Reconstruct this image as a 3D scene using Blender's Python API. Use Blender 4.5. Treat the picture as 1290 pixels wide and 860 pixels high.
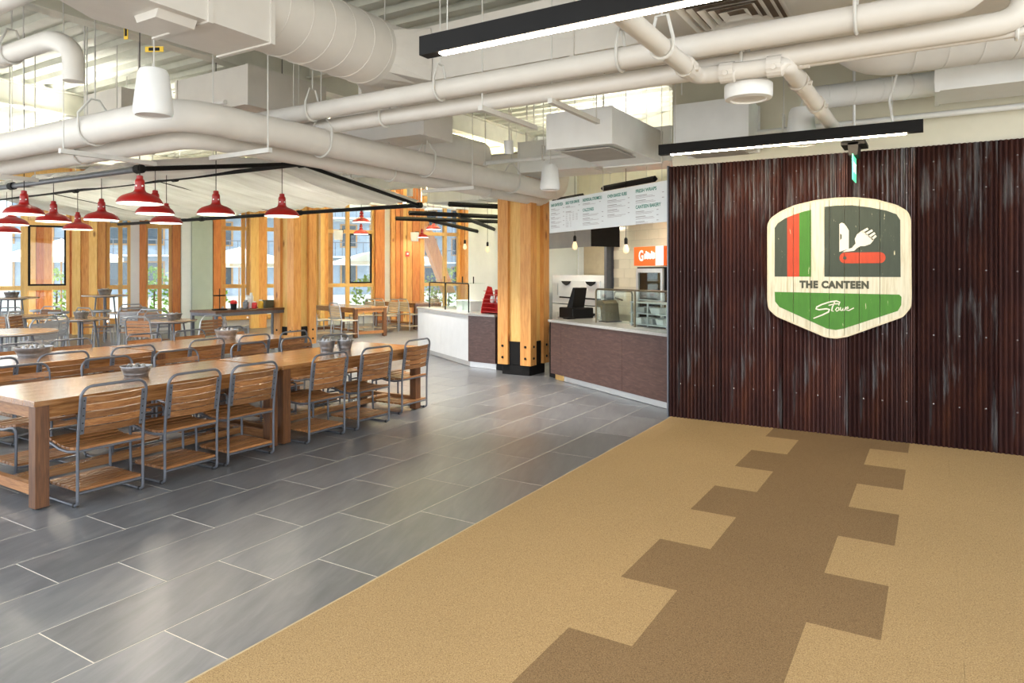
import bpy, bmesh, math, random
from mathutils import Vector, Matrix
random.seed(7)
for _o in list(bpy.data.objects):
    bpy.data.objects.remove(_o, do_unlink=True)
SC = bpy.context.scene
COL = SC.collection
R = math.radians

# ------------------------------------------------------------------ camera
_cd = bpy.data.cameras.new('camera'); CAM = bpy.data.objects.new('camera', _cd); COL.objects.link(CAM)
_cd.sensor_width = 36.0; _cd.lens = 874.0 / 1290.0 * 36.0
_cd.shift_y = -(430.0 - 342.4) / 1290.0
_cd.clip_start = 0.05; _cd.clip_end = 400
CAM.location = (0, 0, 1.61); CAM.rotation_euler = (R(90), 0, 0.5471)
SC.camera = CAM

# ------------------------------------------------------------------ world, sun, exposure
W = bpy.data.worlds.new('sky'); SC.world = W; W.use_nodes = True
_bg = W.node_tree.nodes['Background']
_bg.inputs['Color'].default_value = (0.86, 0.93, 1.0, 1); _bg.inputs['Strength'].default_value = 1.95
_sd = bpy.data.lights.new('sun', 'SUN'); SUN = bpy.data.objects.new('sun', _sd); COL.objects.link(SUN)
_sd.energy = 7.0; _sd.angle = R(3); _sd.color = (1.0, 0.95, 0.86)
SUN.rotation_euler = (R(46), 0, R(228))
VS = SC.view_settings
VS.view_transform = 'Standard'; VS.look = 'None'; VS.gamma = 1.0; VS.use_curve_mapping = False
VS.exposure = 1.0
UP_E = 29.0          # emission of the upward-facing fill lamps added above canopy and counters
LINEAR_E = 60.0      # emission of the slim ceiling lamps
PEND_E = 52.0         # emission of the pendant bulbs

# ------------------------------------------------------------------ helpers
class MB:
    def __init__(s): s.v = []; s.f = []
    def add(s, vs, fs):
        b = len(s.v); s.v += [tuple(x) for x in vs]; s.f += [tuple(i + b for i in q) for q in fs]; return s
    def box(s, x0, x1, y0, y1, z0, z1):
        if x0 > x1: x0, x1 = x1, x0
        if y0 > y1: y0, y1 = y1, y0
        if z0 > z1: z0, z1 = z1, z0
        return s.add([(x0,y0,z0),(x1,y0,z0),(x1,y1,z0),(x0,y1,z0),(x0,y0,z1),(x1,y0,z1),(x1,y1,z1),(x0,y1,z1)],
                     [(0,3,2,1),(4,5,6,7),(0,1,5,4),(1,2,6,5),(2,3,7,6),(3,0,4,7)])
    def bbox(s, x0, x1, y0, y1, z0, z1, b):
        """box with chamfered vertical edges and top edges"""
        def ring(i, z): return [(x0+i+b,y0+i,z),(x1-i-b,y0+i,z),(x1-i,y0+i+b,z),(x1-i,y1-i-b,z),(x1-i-b,y1-i,z),(x0+i+b,y1-i,z),(x0+i,y1-i-b,z),(x0+i,y0+i+b,z)]
        vs = ring(0, z0) + ring(0, z1-b) + ring(b*.7, z1)
        fs = [tuple(range(7,-1,-1)), tuple(range(16,24))]
        for k in (0, 8):
            for i in range(8): fs.append((k+i, k+(i+1)%8, k+8+(i+1)%8, k+8+i))
        return s.add(vs, fs)
    def prism(s, poly, a0, a1, axis='z'):
        """polygon (2-D, counter-clockwise) extruded along an axis"""
        n = len(poly)
        def P(p, a):
            if axis == 'z': return (p[0], p[1], a)
            if axis == 'y': return (p[0], a, p[1])
            return (a, p[0], p[1])
        vs = [P(p, a0) for p in poly] + [P(p, a1) for p in poly]
        fs = [tuple(range(n-1,-1,-1)), tuple(range(n, 2*n))] + [(i,(i+1)%n,n+(i+1)%n,n+i) for i in range(n)]
        return s.add(vs, fs)
    def tube(s, pts, r, n=8, closed=False, caps=True):
        pts = [Vector(p) for p in pts]; m = len(pts)
        rs = r if isinstance(r, (list, tuple)) else [r]*m
        up = None; rings = []
        for i, p in enumerate(pts):
            if closed: t = (pts[(i+1)%m] - pts[i-1])
            else: t = pts[min(i+1,m-1)] - pts[max(i-1,0)]
            t = t.normalized() if t.length > 1e-9 else Vector((0,0,1))
            if up is None: up = Vector((0,0,1)) if abs(t.z) < .9 else Vector((1,0,0))
            a = up - t*up.dot(t)
            if a.length < 1e-4: a = Vector((1,0,0)) - t*t.x
            if a.length < 1e-4: a = Vector((0,1,0)) - t*t.y
            a.normalize(); up = a; b = t.cross(a)
            rings.append([p + (a*math.cos(2*math.pi*k/n) + b*math.sin(2*math.pi*k/n))*rs[i] for k in range(n)])
        vs = [q for g in rings for q in g]; fs = []
        for i in range(m if closed else m-1):
            j = (i+1) % m
            for k in range(n): fs.append((i*n+k, i*n+(k+1)%n, j*n+(k+1)%n, j*n+k))
        if caps and not closed:
            fs.append(tuple(range(n-1,-1,-1))); fs.append(tuple((m-1)*n+k for k in range(n)))
        return s.add(vs, fs)
    def lathe(s, prof, n=20, c=(0,0,0), close=True):
        m = len(prof); vs = []
        for r, z in prof:
            for k in range(n):
                a = 2*math.pi*k/n; vs.append((c[0]+r*math.cos(a), c[1]+r*math.sin(a), c[2]+z))
        fs = []
        for i in range(m-1):
            for k in range(n): fs.append((i*n+k, i*n+(k+1)%n, (i+1)*n+(k+1)%n, (i+1)*n+k))
        if close:
            if prof[0][0] > 1e-6: fs.append(tuple(range(n-1,-1,-1)))
            if prof[-1][0] > 1e-6: fs.append(tuple((m-1)*n+k for k in range(n)))
        return s.add(vs, fs)
    def xf(s, M):
        s.v = [tuple(M @ Vector(p)) for p in s.v]; return s
    def mesh(s, name, mat=None, smooth=False):
        me = bpy.data.meshes.new(name); me.from_pydata(s.v, [], s.f)
        if mat: me.materials.append(mat)
        bm = bmesh.new(); bm.from_mesh(me); bmesh.ops.recalc_face_normals(bm, faces=bm.faces); bm.to_mesh(me); bm.free()
        if smooth:
            for p in me.polygons: p.use_smooth = True
            try: me.set_sharp_from_angle(angle=R(40))
            except Exception: pass
        me.update(); return me
    def build(s, name, mat=None, parent=None, loc=(0,0,0), rot=(0,0,0), smooth=False):
        return part(name, s.mesh(name, mat, smooth), parent, loc, rot)

def part(name, me, parent=None, loc=(0,0,0), rot=(0,0,0)):
    o = bpy.data.objects.new(name, me); COL.objects.link(o); o.parent = parent
    o.location = loc; o.rotation_euler = rot if isinstance(rot, (tuple, list)) else (0,0,rot)
    return o
def tag(o, label, cat, group=None):
    o['label'] = label; o['category'] = cat
    if group: o['group'] = group
    return o
def thing(name, label, cat, loc=(0,0,0), rz=0.0, group=None):
    o = bpy.data.objects.new(name, None); COL.objects.link(o); o.empty_display_size = .1
    o.location = loc; o.rotation_euler = (0,0,rz)
    return tag(o, label, cat, group)
def struct(o): o['kind'] = 'structure'; return o
def sempty(name, loc=(0,0,0), rz=0.0):
    o = bpy.data.objects.new(name, None); COL.objects.link(o); o.location = loc; o.rotation_euler = (0,0,rz); return struct(o)
def copy_tree(o, parent=None):
    c = o.copy(); COL.objects.link(c); c.parent = parent
    for ch in list(o.children): copy_tree(ch, c)
    return c
def arc(c, r, a0, a1, n, f):
    return [f(c[0]+r*math.cos(a0+(a1-a0)*i/n), c[1]+r*math.sin(a0+(a1-a0)*i/n)) for i in range(n+1)]
ORD = ['first','second','third','fourth','fifth','sixth','seventh','eighth']

# ------------------------------------------------------------------ materials
def _m(name):
    m = bpy.data.materials.new(name); m.use_nodes = True
    nt = m.node_tree; return m, nt, nt.nodes['Principled BSDF']
def N(nt, t, **kw):
    n = nt.nodes.new(t)
    for k, v in kw.items():
        if k in n.inputs: n.inputs[k].default_value = v
        else: setattr(n, k, v)
    return n
def ramp(nt, src, stops):
    r = nt.nodes.new('ShaderNodeValToRGB'); e = r.color_ramp.elements
    while len(e) > 1: e.remove(e[-1])
    e[0].position = stops[0][0]; e[0].color = (*stops[0][1], 1)
    for p, c in stops[1:]:
        q = e.new(p); q.color = (*c, 1)
    nt.links.new(src, r.inputs['Fac']); return r
def plain(name, col, rough=.5, metal=0.0, var=.06, scale=6.0, bump=0.0, bscale=60.0, emit=None, es=0.0, coat=0.0):
    m, nt, b = _m(name)
    b.inputs['Roughness'].default_value = rough; b.inputs['Metallic'].default_value = metal
    if coat: b.inputs['Coat Weight'].default_value = coat
    tc = N(nt, 'ShaderNodeTexCoord'); no = N(nt, 'ShaderNodeTexNoise', Scale=scale, Detail=4.0)
    nt.links.new(tc.outputs['Object'], no.inputs['Vector'])
    lo = tuple(max(0, c*(1-var)) for c in col); hi = tuple(min(1, c*(1+var)) for c in col)
    r = ramp(nt, no.outputs['Fac'], [(.3, lo), (.7, hi)])
    nt.links.new(r.outputs['Color'], b.inputs['Base Color'])
    if bump:
        n2 = N(nt, 'ShaderNodeTexNoise', Scale=bscale, Detail=3.0); nt.links.new(tc.outputs['Object'], n2.inputs['Vector'])
        bp = N(nt, 'ShaderNodeBump', Strength=bump, Distance=.01); nt.links.new(n2.outputs['Fac'], bp.inputs['Height'])
        nt.links.new(bp.outputs['Normal'], b.inputs['Normal'])
    if emit:
        b.inputs['Emission Color'].default_value = (*emit, 1); b.inputs['Emission Strength'].default_value = es
    return m
def wood(name, c1, c2, c3, axis=2, scale=5.0, rough=.45, coat=0.0, stretch=14.0, rnd=.25, knots=False):
    m, nt, b = _m(name); b.inputs['Roughness'].default_value = rough
    if coat: b.inputs['Coat Weight'].default_value = coat; b.inputs['Coat Roughness'].default_value = .2
    tc = N(nt, 'ShaderNodeTexCoord'); oi = N(nt, 'ShaderNodeObjectInfo')
    ad = N(nt, 'ShaderNodeVectorMath', operation='ADD'); mu = N(nt, 'ShaderNodeVectorMath', operation='MULTIPLY')
    cb = N(nt, 'ShaderNodeCombineXYZ')
    k = N(nt, 'ShaderNodeMath', operation='MULTIPLY'); k.inputs[1].default_value = 37.0
    nt.links.new(oi.outputs['Random'], k.inputs[0])
    for i in range(3): nt.links.new(k.outputs[0], cb.inputs[i])
    nt.links.new(tc.outputs['Object'], ad.inputs[0]); nt.links.new(cb.outputs[0], ad.inputs[1])
    sc = [stretch]*3; sc[axis] = 1.0
    mu.inputs[1].default_value = sc; nt.links.new(ad.outputs[0], mu.inputs[0])
    no = N(nt, 'ShaderNodeTexNoise', Scale=scale, Detail=5.0, Roughness=.6, Distortion=.6); nt.links.new(mu.outputs[0], no.inputs['Vector'])
    r = ramp(nt, no.outputs['Fac'], [(.28, c1), (.5, c2), (.74, c3)])
    hs = N(nt, 'ShaderNodeHueSaturation')
    mp = N(nt, 'ShaderNodeMapRange'); mp.inputs['To Min'].default_value = 1-rnd; mp.inputs['To Max'].default_value = 1+rnd
    nt.links.new(oi.outputs['Random'], mp.inputs['Value']); nt.links.new(mp.outputs[0], hs.inputs['Value'])
    nt.links.new(r.outputs['Color'], hs.inputs['Color'])
    last = hs.outputs['Color']
    if knots:
        mu2 = N(nt, 'ShaderNodeVectorMath', operation='MULTIPLY'); s2 = [3.2]*3; s2[axis] = 1.3; mu2.inputs[1].default_value = s2
        nt.links.new(ad.outputs[0], mu2.inputs[0])
        vo = N(nt, 'ShaderNodeTexVoronoi', Scale=1.0); nt.links.new(mu2.outputs[0], vo.inputs['Vector'])
        kr = ramp(nt, vo.outputs['Distance'], [(.05, (1,1,1)), (.13, (0,0,0))])
        mx = N(nt, 'ShaderNodeMix', data_type='RGBA'); mx.inputs['B'].default_value = (c1[0]*.5, c1[1]*.38, c1[2]*.3, 1)
        nt.links.new(kr.outputs['Color'], mx.inputs['Factor']); nt.links.new(last, mx.inputs['A']); last = mx.outputs['Result']
    nt.links.new(last, b.inputs['Base Color'])
    bp = N(nt, 'ShaderNodeBump', Strength=.12, Distance=.004); nt.links.new(no.outputs['Fac'], bp.inputs['Height']); nt.links.new(bp.outputs['Normal'], b.inputs['Normal'])
    return m

M = {}
M['white'] = plain('white_painted_metal', (.69,.655,.60), .5, var=.03)
M['white2'] = plain('cool_white_painted_metal', (.80,.81,.80), .45, var=.03)
M['rod'] = plain('painted_rod', (.62,.61,.57), .5, var=.05)
M['deck'] = plain('painted_roof_deck', (.62,.63,.55), .6, var=.06)
M['beam'] = plain('painted_beam', (.72,.71,.62), .6, var=.05)
M['cream'] = plain('cream_paint', (.72,.69,.57), .7, var=.03)
M['drywall'] = plain('white_wall_paint', (.82,.84,.82), .7, var=.02)
M['sage'] = plain('sage_paint', (.46,.52,.44), .7, var=.03)
M['black'] = plain('black_metal', (.007,.0066,.0066), .6, var=.1); M['black'].node_tree.nodes['Principled BSDF'].inputs['Specular IOR Level'].default_value = .22
M['blackrub'] = plain('black_rubber', (.012,.012,.012), .7, var=.1)
M['frame'] = plain('grey_tube_steel', (.125,.132,.152), .36, .35, var=.1, scale=14)
M['alu'] = plain('brushed_aluminium', (.34,.35,.37), .34, .6, var=.08, scale=20)
M['steel'] = plain('stainless_steel', (.56,.57,.57), .32, .45, var=.06, scale=8)
M['galv'] = plain('galvanised_tin', (.24,.24,.245), .28, .7, var=.25, scale=18)
M['red'] = plain('red_enamel', (.36,.006,.004), .38, var=.06, coat=.12)
M['redrack'] = plain('red_wire', (.62,.03,.03), .35, var=.06)
def m_cloth():
    m, nt, b = _m('canopy_cloth'); b.inputs['Roughness'].default_value = .9; b.inputs['Base Color'].default_value = (.82,.82,.80,1)
    tc = N(nt, 'ShaderNodeTexCoord'); mu = N(nt, 'ShaderNodeVectorMath', operation='MULTIPLY'); mu.inputs[1].default_value = (9,.6,1); nt.links.new(tc.outputs['Object'], mu.inputs[0])
    no = N(nt, 'ShaderNodeTexNoise', Scale=1.5, Detail=3.0); nt.links.new(mu.outputs[0], no.inputs['Vector'])
    r = ramp(nt, no.outputs['Fac'], [(.35,(.76,.75,.73)),(.65,(.90,.90,.89))]); nt.links.new(r.outputs['Color'], b.inputs['Base Color'])
    t = N(nt, 'ShaderNodeBsdfTranslucent'); nt.links.new(r.outputs['Color'], t.inputs['Color']); mx = N(nt, 'ShaderNodeMixShader'); mx.inputs[0].default_value = .55
    o = nt.nodes['Material Output']; nt.links.new(b.outputs[0], mx.inputs[1]); nt.links.new(t.outputs[0], mx.inputs[2]); nt.links.new(mx.outputs[0], o.inputs[0]); return m
M['fabric'] = m_cloth()
M['lampglow'] = plain('lamp_diffuser', (1,1,1), .5, var=0, emit=(1.0,.80,.55), es=LINEAR_E)
M['upglow'] = plain('added_uplight_diffuser', (1,1,1), .5, var=0, emit=(1.0,.96,.88), es=UP_E)
M['upwarm'] = plain('added_warm_uplight_diffuser', (1,1,1), .5, var=0, emit=(1.0,.86,.52), es=UP_E*2.7)
M['fillglow'] = plain('kitchen_fill_diffuser', (1,1,1), .5, var=0, emit=(1.0,.90,.70), es=75.0)
M['bulbglow'] = plain('pendant_bulb', (1,1,1), .5, var=0, emit=(1.0,.88,.72), es=PEND_E)
M['whiteen'] = plain('white_enamel', (.86,.85,.82), .4, var=.02)
M['fir'] = wood('douglas_fir', (.56,.22,.055), (.72,.335,.09), (.80,.43,.135), 2, 3.2, .5, stretch=11, rnd=.14, knots=True)
M['firp'] = wood('pale_fir', (.68,.38,.10), (.80,.49,.155), (.85,.57,.22), 2, 3.0, .5, stretch=11, rnd=.12, knots=True)
M['firx'] = wood('fir_window_frame', (.68,.38,.10), (.78,.47,.145), (.82,.54,.20), 2, 4, .45, rnd=.1)
M['firr'] = wood('red_fir', (.46,.135,.028), (.60,.20,.045), (.70,.28,.07), 2, 3.2, .5, stretch=11, rnd=.16)
M['teak_x'] = wood('teak_slat', (.135,.052,.017), (.25,.105,.034), (.37,.185,.068), 0, 7, .38, rnd=.32)
M['teak_y'] = wood('teak_table', (.18,.076,.025), (.29,.132,.045), (.40,.21,.083), 1, 5, .22, coat=1.0, rnd=.14)
M['teak_z'] = wood('teak_leg', (.070,.027,.010), (.118,.047,.017), (.175,.076,.027), 2, 5, .4, rnd=.12)
M['palewood'] = wood('weathered_slat', (.40,.31,.20), (.52,.42,.29), (.60,.50,.36), 0, 7, .5, rnd=.12)

def m_slate():
    m, nt, b = _m('slate_tile'); oi = N(nt, 'ShaderNodeObjectInfo'); tc = N(nt, 'ShaderNodeTexCoord'); ge = N(nt, 'ShaderNodeNewGeometry')
    mu = N(nt, 'ShaderNodeVectorMath', operation='MULTIPLY'); mu.inputs[1].default_value = (10.0, 1.6, 1.0)
    ad = N(nt, 'ShaderNodeVectorMath', operation='ADD'); cb = N(nt, 'ShaderNodeCombineXYZ')
    k = N(nt, 'ShaderNodeMath', operation='MULTIPLY'); k.inputs[1].default_value = 61.0
    nt.links.new(oi.outputs['Random'], k.inputs[0]); nt.links.new(k.outputs[0], cb.inputs[0]); nt.links.new(k.outputs[0], cb.inputs[1])
    rt = N(nt, 'ShaderNodeVectorRotate', rotation_type='Z_AXIS'); rt.inputs['Angle'].default_value = -.35
    nt.links.new(tc.outputs['Object'], ad.inputs[0]); nt.links.new(cb.outputs[0], ad.inputs[1]); nt.links.new(ad.outputs[0], rt.inputs['Vector']); nt.links.new(rt.outputs[0], mu.inputs[0])
    no = N(nt, 'ShaderNodeTexNoise', Scale=1.4, Detail=7.0, Roughness=.62, Distortion=.5); nt.links.new(mu.outputs[0], no.inputs['Vector'])
    r = ramp(nt, no.outputs['Fac'], [(.25, (.088,.093,.102)), (.5, (.128,.133,.143)), (.75, (.175,.178,.184))])
    hs = N(nt, 'ShaderNodeHueSaturation'); mp = N(nt, 'ShaderNodeMapRange'); mp.inputs['To Min'].default_value = .86; mp.inputs['To Max'].default_value = 1.14
    nt.links.new(oi.outputs['Random'], mp.inputs['Value']); nt.links.new(mp.outputs[0], hs.inputs['Value']); nt.links.new(r.outputs['Color'], hs.inputs['Color'])
    nt.links.new(hs.outputs['Color'], b.inputs['Base Color'])
    rr = N(nt, 'ShaderNodeMapRange'); rr.inputs['To Min'].default_value = .27; rr.inputs['To Max'].default_value = .35
    nt.links.new(no.outputs['Fac'], rr.inputs['Value']); nt.links.new(rr.outputs[0], b.inputs['Roughness'])
    b.inputs['Specular IOR Level'].default_value = .55
    n2 = N(nt, 'ShaderNodeTexNoise', Scale=26.0, Detail=4.0); nt.links.new(mu.outputs[0], n2.inputs['Vector'])
    bp = N(nt, 'ShaderNodeBump', Strength=.05, Distance=.004); nt.links.new(n2.outputs['Fac'], bp.inputs['Height']); nt.links.new(bp.outputs['Normal'], b.inputs['Normal'])
    return m
M['slate'] = m_slate()
M['grout'] = plain('pale_grout', (.66,.61,.53), .8, var=.08, scale=20)
def m_carpet(name, a, bcol, c):
    m, nt, b = _m(name); tc = N(nt, 'ShaderNodeTexCoord'); oi = N(nt, 'ShaderNodeObjectInfo'); b.inputs['Roughness'].default_value = .95
    b.inputs['Specular IOR Level'].default_value = .1
    ad = N(nt, 'ShaderNodeVectorMath', operation='ADD'); nt.links.new(tc.outputs['Object'], ad.inputs[0]); nt.links.new(oi.outputs['Location'], ad.inputs[1])
    no = N(nt, 'ShaderNodeTexNoise', Scale=190.0, Detail=2.0, Roughness=.75); nt.links.new(ad.outputs[0], no.inputs['Vector'])
    r = ramp(nt, no.outputs['Fac'], [(.30, a), (.47, bcol), (.56, bcol), (.72, c)])
    n3 = N(nt, 'ShaderNodeTexNoise', Scale=1.1, Detail=2.0); nt.links.new(ad.outputs[0], n3.inputs['Vector'])
    mp = N(nt, 'ShaderNodeMapRange'); mp.inputs['To Min'].default_value = .92; mp.inputs['To Max'].default_value = 1.08; nt.links.new(n3.outputs['Fac'], mp.inputs['Value'])
    hs = N(nt, 'ShaderNodeHueSaturation'); nt.links.new(mp.outputs[0], hs.inputs['Value']); nt.links.new(r.outputs['Color'], hs.inputs['Color'])
    nt.links.new(hs.outputs['Color'], b.inputs['Base Color'])
    bp = N(nt, 'ShaderNodeBump', Strength=.5, Distance=.004); nt.links.new(no.outputs['Fac'], bp.inputs['Height']); nt.links.new(bp.outputs['Normal'], b.inputs['Normal'])
    return m
M['carpet'] = m_carpet('tan_carpet', (.15,.097,.045), (.335,.230,.112), (.46,.345,.195))
M['carpetd'] = m_carpet('brown_carpet', (.085,.052,.025), (.190,.124,.062), (.27,.188,.103))
def m_rust():
    m, nt, b = _m('rusted_corrugated_steel'); tc = N(nt, 'ShaderNodeTexCoord'); oi = N(nt, 'ShaderNodeObjectInfo')
    b.inputs['Roughness'].default_value = .38; b.inputs['Metallic'].default_value = .35
    def st(sx, sz):
        mu = N(nt, 'ShaderNodeVectorMath', operation='MULTIPLY'); mu.inputs[1].default_value = (sx, 1, sz); nt.links.new(tc.outputs['Object'], mu.inputs[0]); return mu
    a = st(5, .8); n1 = N(nt, 'ShaderNodeTexNoise', Scale=1.3, Detail=7.0, Roughness=.65); nt.links.new(a.outputs[0], n1.inputs['Vector'])
    base = ramp(nt, n1.outputs['Fac'], [(.25, (.030,.014,.014)), (.5, (.062,.025,.022)), (.64, (.098,.037,.026)), (.82, (.16,.062,.034))])
    hs = N(nt, 'ShaderNodeHueSaturation'); mp = N(nt, 'ShaderNodeMapRange'); mp.inputs['To Min'].default_value = .75; mp.inputs['To Max'].default_value = 1.25
    nt.links.new(oi.outputs['Random'], mp.inputs['Value']); nt.links.new(mp.outputs[0], hs.inputs['Value']); nt.links.new(base.outputs['Color'], hs.inputs['Color'])
    c = st(7, .55); n2 = N(nt, 'ShaderNodeTexNoise', Scale=2.0, Detail=6.0, Roughness=.7, Distortion=.3); nt.links.new(c.outputs[0], n2.inputs['Vector'])
    d = st(1.2, .8); n3 = N(nt, 'ShaderNodeTexNoise', Scale=1.2, Detail=2.0); nt.links.new(d.outputs[0], n3.inputs['Vector'])
    mul = N(nt, 'ShaderNodeMath', operation='MULTIPLY'); nt.links.new(n2.outputs['Fac'], mul.inputs[0]); nt.links.new(n3.outputs['Fac'], mul.inputs[1])
    pr = ramp(nt, mul.outputs[0], [(.295, (0,0,0)), (.35, (.42,.42,.42)), (.43, (.85,.85,.85))])
    mx = N(nt, 'ShaderNodeMix', data_type='RGBA'); mx.inputs['B'].default_value = (.26,.28,.29,1)
    nt.links.new(pr.outputs['Color'], mx.inputs['Factor']); nt.links.new(hs.outputs['Color'], mx.inputs['A']); nt.links.new(mx.outputs['Result'], b.inputs['Base Color'])
    return m
M['rust'] = m_rust()
def m_glass(name, tint=(1,1,1), refl=.08):
    m = bpy.data.materials.new(name); m.use_nodes = True; nt = m.node_tree; nt.nodes.clear()
    o = N(nt, 'ShaderNodeOutputMaterial'); t = N(nt, 'ShaderNodeBsdfTransparent'); t.inputs[0].default_value = (*tint, 1)
    g = N(nt, 'ShaderNodeBsdfGlossy'); g.inputs['Roughness'].default_value = .02
    lw = N(nt, 'ShaderNodeLayerWeight'); lw.inputs['Blend'].default_value = .5
    pw_ = N(nt, 'ShaderNodeMath', operation='POWER'); pw_.inputs[1].default_value = 4.0; nt.links.new(lw.outputs['Facing'], pw_.inputs[0])
    fr = N(nt, 'ShaderNodeMath', operation='MULTIPLY_ADD'); fr.inputs[1].default_value = .45; fr.inputs[2].default_value = .035; nt.links.new(pw_.outputs[0], fr.inputs[0])
    mx = N(nt, 'ShaderNodeMixShader'); nt.links.new(fr.outputs[0], mx.inputs[0]); nt.links.new(t.outputs[0], mx.inputs[1]); nt.links.new(g.outputs[0], mx.inputs[2]); nt.links.new(mx.outputs[0], o.inputs[0])
    return m
M['glass'] = m_glass('window_glass', (.95,.98,.98))
M['glassg'] = m_glass('counter_glass', (.90,.95,.93))
# ================================================================== FLOOR
CARPET_X = -2.4997; WALL_Y = 7.526
fl = struct(MB().box(-21.5, CARPET_X, -4.2, 24, -.03, -.0012).build('floor', M['grout']))
_c, _s = math.cos(-.5471), math.sin(-.5471)
def depth_px(x, y):
    xr = _c*x - _s*y; d = _s*x + _c*y
    return (d, 645 + 874*xr/d) if d > .3 else (d, -9999)
TW, TL, G = .4572, .9100, .0054
tile_me = MB().bbox(-TW/2+G/2, TW/2-G/2, -TL/2+G/2, TL/2-G/2, -.012, 0, .0012).mesh('tile', M['slate'])
def facade_side(x, y):            # signed distance to the window wall, positive inside
    return (x+20)*.8625 - (y-8.18)*.506
cands = []
for k in range(40):
    x = CARPET_X - TW*(k+.5); ph = (.03 - k*.3048) % TL
    for j in range(-5, 26):
        y = ph + TL*(j+.5)
        if facade_side(x, y) < -.3: continue
        d, px = depth_px(x, y)
        cands.append((d, px, x, y))
vis = sorted([c for c in cands if c[0] > 1.5 and -150 < c[1] < 900])[:300]
vs_ = set((c[2], c[3]) for c in vis)
for d, px, x, y in vis: part('tile', tile_me, fl, (x, y, 0))
mb = MB()
for d, px, x, y in cands:
    if (x, y) not in vs_: mb.box(x-TW/2+G/2, x+TW/2-G/2, y-TL/2+G/2, y+TL/2-G/2, -.012, 0)
o = mb.build('far_tiles', M['slate'], fl); o['kind'] = 'stuff'

cf = struct(MB().box(CARPET_X, 4.6, -4.2, WALL_Y+.2, -.03, -.006).build('floor', M['carpetd']))
CW, CV, CX0, CY0 = .606, .6104, -1.4125, 2.812
cmesh = {}
def carpet_tile(x0, x1, y0, y1, dark):
    key = (round(x1-x0,3), round(y1-y0,3), dark)
    if key not in cmesh:
        w, l = x1-x0, y1-y0
        cmesh[key] = MB().box(-w/2+.0003, w/2-.0003, -l/2+.0003, l/2-.0003, -.010, .004).mesh('carpet_tile', M['carpetd' if dark else 'carpet'])
    part('carpet_tile', cmesh[key], cf, ((x0+x1)/2, (y0+y1)/2, 0))
for v in range(-5, 8):
    y0 = CY0 + v*CV; y1 = min(y0+CV, WALL_Y+.03)
    odd = (v % 2 == 1); off = 0 if odd else CW/2
    k0 = -3
    for k in range(-3, 8):
        x0 = CX0 + off + k*CW; x1 = x0 + CW
        if x1 <= CARPET_X + .02: continue
        x0 = max(x0, CARPET_X)
        if x0 > 3.6 or x1 < CARPET_X: continue
        dark = (k in (0, 1)) if odd else (k == 0)
        carpet_tile(x0, x1, y0, y1, dark)
struct(MB().box(CARPET_X-.006, CARPET_X+.004, -4.2, WALL_Y, -.02, .0045).build('trim_1', plain('metal_edge_strip', (.42,.33,.2), .5)))

# ================================================================== WALLS
wr = struct(MB().box(-2.50, 4.6, WALL_Y+.02, WALL_Y+.17, 0, 4.38).build('wall_front', M['cream']))
# rusted corrugated sheets
PITCH = .040
def corr_sheet(w, h, n_lap):
    mb = MB(); n = max(6, int(round(w/PITCH*6))); vs = []
    for i in range(n+1):
        x = w*i/n; y = -.016 + .0155*math.cos(2*math.pi*x/PITCH)
        vs.append((x, y))
    V = [(x, y, 0) for x, y in vs] + [(x, y, h) for x, y in vs] + [(x, .014, 0) for x, y in (vs[0], vs[-1])] + [(x, .014, h) for x, y in (vs[0], vs[-1])]
    F = [(i, i+1, n+2+i, n+1+i) for i in range(n)]
    b = 2*(n+1); F += [(0, n+1, b+2, b), (n, b+1, b+3, 2*n+1)]
    return mb.add(V, F)
screw_me = MB().lathe([(.0075,0),(.0075,.004),(.004,.007),(0,.008)], 8).xf(Matrix.Rotation(R(90), 4, 'X')).mesh('screw', M['galv'])
edges = [-2.53, -1.953, -1.335, -.725, -.148, .479, 1.09, 1.70, 2.31]
for i in range(len(edges)-1):
    w = edges[i+1]-edges[i]
    sh = corr_sheet(w, 2.775, 1).build('corrugated_sheet', M['rust'], wr, (edges[i], WALL_Y-.004-.004*(i % 2), .004), smooth=True)
    for zz in (.38, 1.02, 1.62, 2.36, 2.62):
        for q in (.18, .5, .82):
            xx = round(w*q/PITCH)*PITCH + PITCH*.5
            if xx > w-.01: continue
            part('screw', screw_me, sh, (xx, -.031, zz + random.uniform(-.012,.012)))
struct(MB().box(-2.545, -2.53, WALL_Y-.03, WALL_Y+.18, 0, 2.79).build('trim_2', M['frame']))

# ------------------------------------------------------------------ shield sign
def clip(poly, a, sgn):            # keep sgn*(x-a) >= 0
    out = []
    for i in range(len(poly)):
        p, q = poly[i], poly[(i+1) % len(poly)]
        dp, dq = sgn*(p[0]-a), sgn*(q[0]-a)
        if dp >= 0: out.append(p)
        if (dp > 0) != (dq > 0) and abs(dp-dq) > 1e-9 and not (dp == 0 or dq == 0):
            t = dp/(dp-dq); out.append((p[0]+(q[0]-p[0])*t, p[1]+(q[1]-p[1])*t))
    return out
def smooth_poly(ctrl, rad, n=6):
    """polygon with rounded corners; rad per corner"""
    out = []; m = len(ctrl)
    for i in range(m):
        p0, p1, p2 = Vector(ctrl[i-1]), Vector(ctrl[i]), Vector(ctrl[(i+1) % m]); r = rad[i]
        if r <= 0: out.append(tuple(p1)); continue
        a = (p0-p1).normalized(); b = (p2-p1).normalized(); h = min(r, (p0-p1).length*.49, (p2-p1).length*.49)
        A, B = p1+a*h, p1+b*h
        for k in range(n+1):
            t = k/n; out.append(tuple(A*(1-t)**2 + p1*2*t*(1-t) + B*t*t))
    return out
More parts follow.
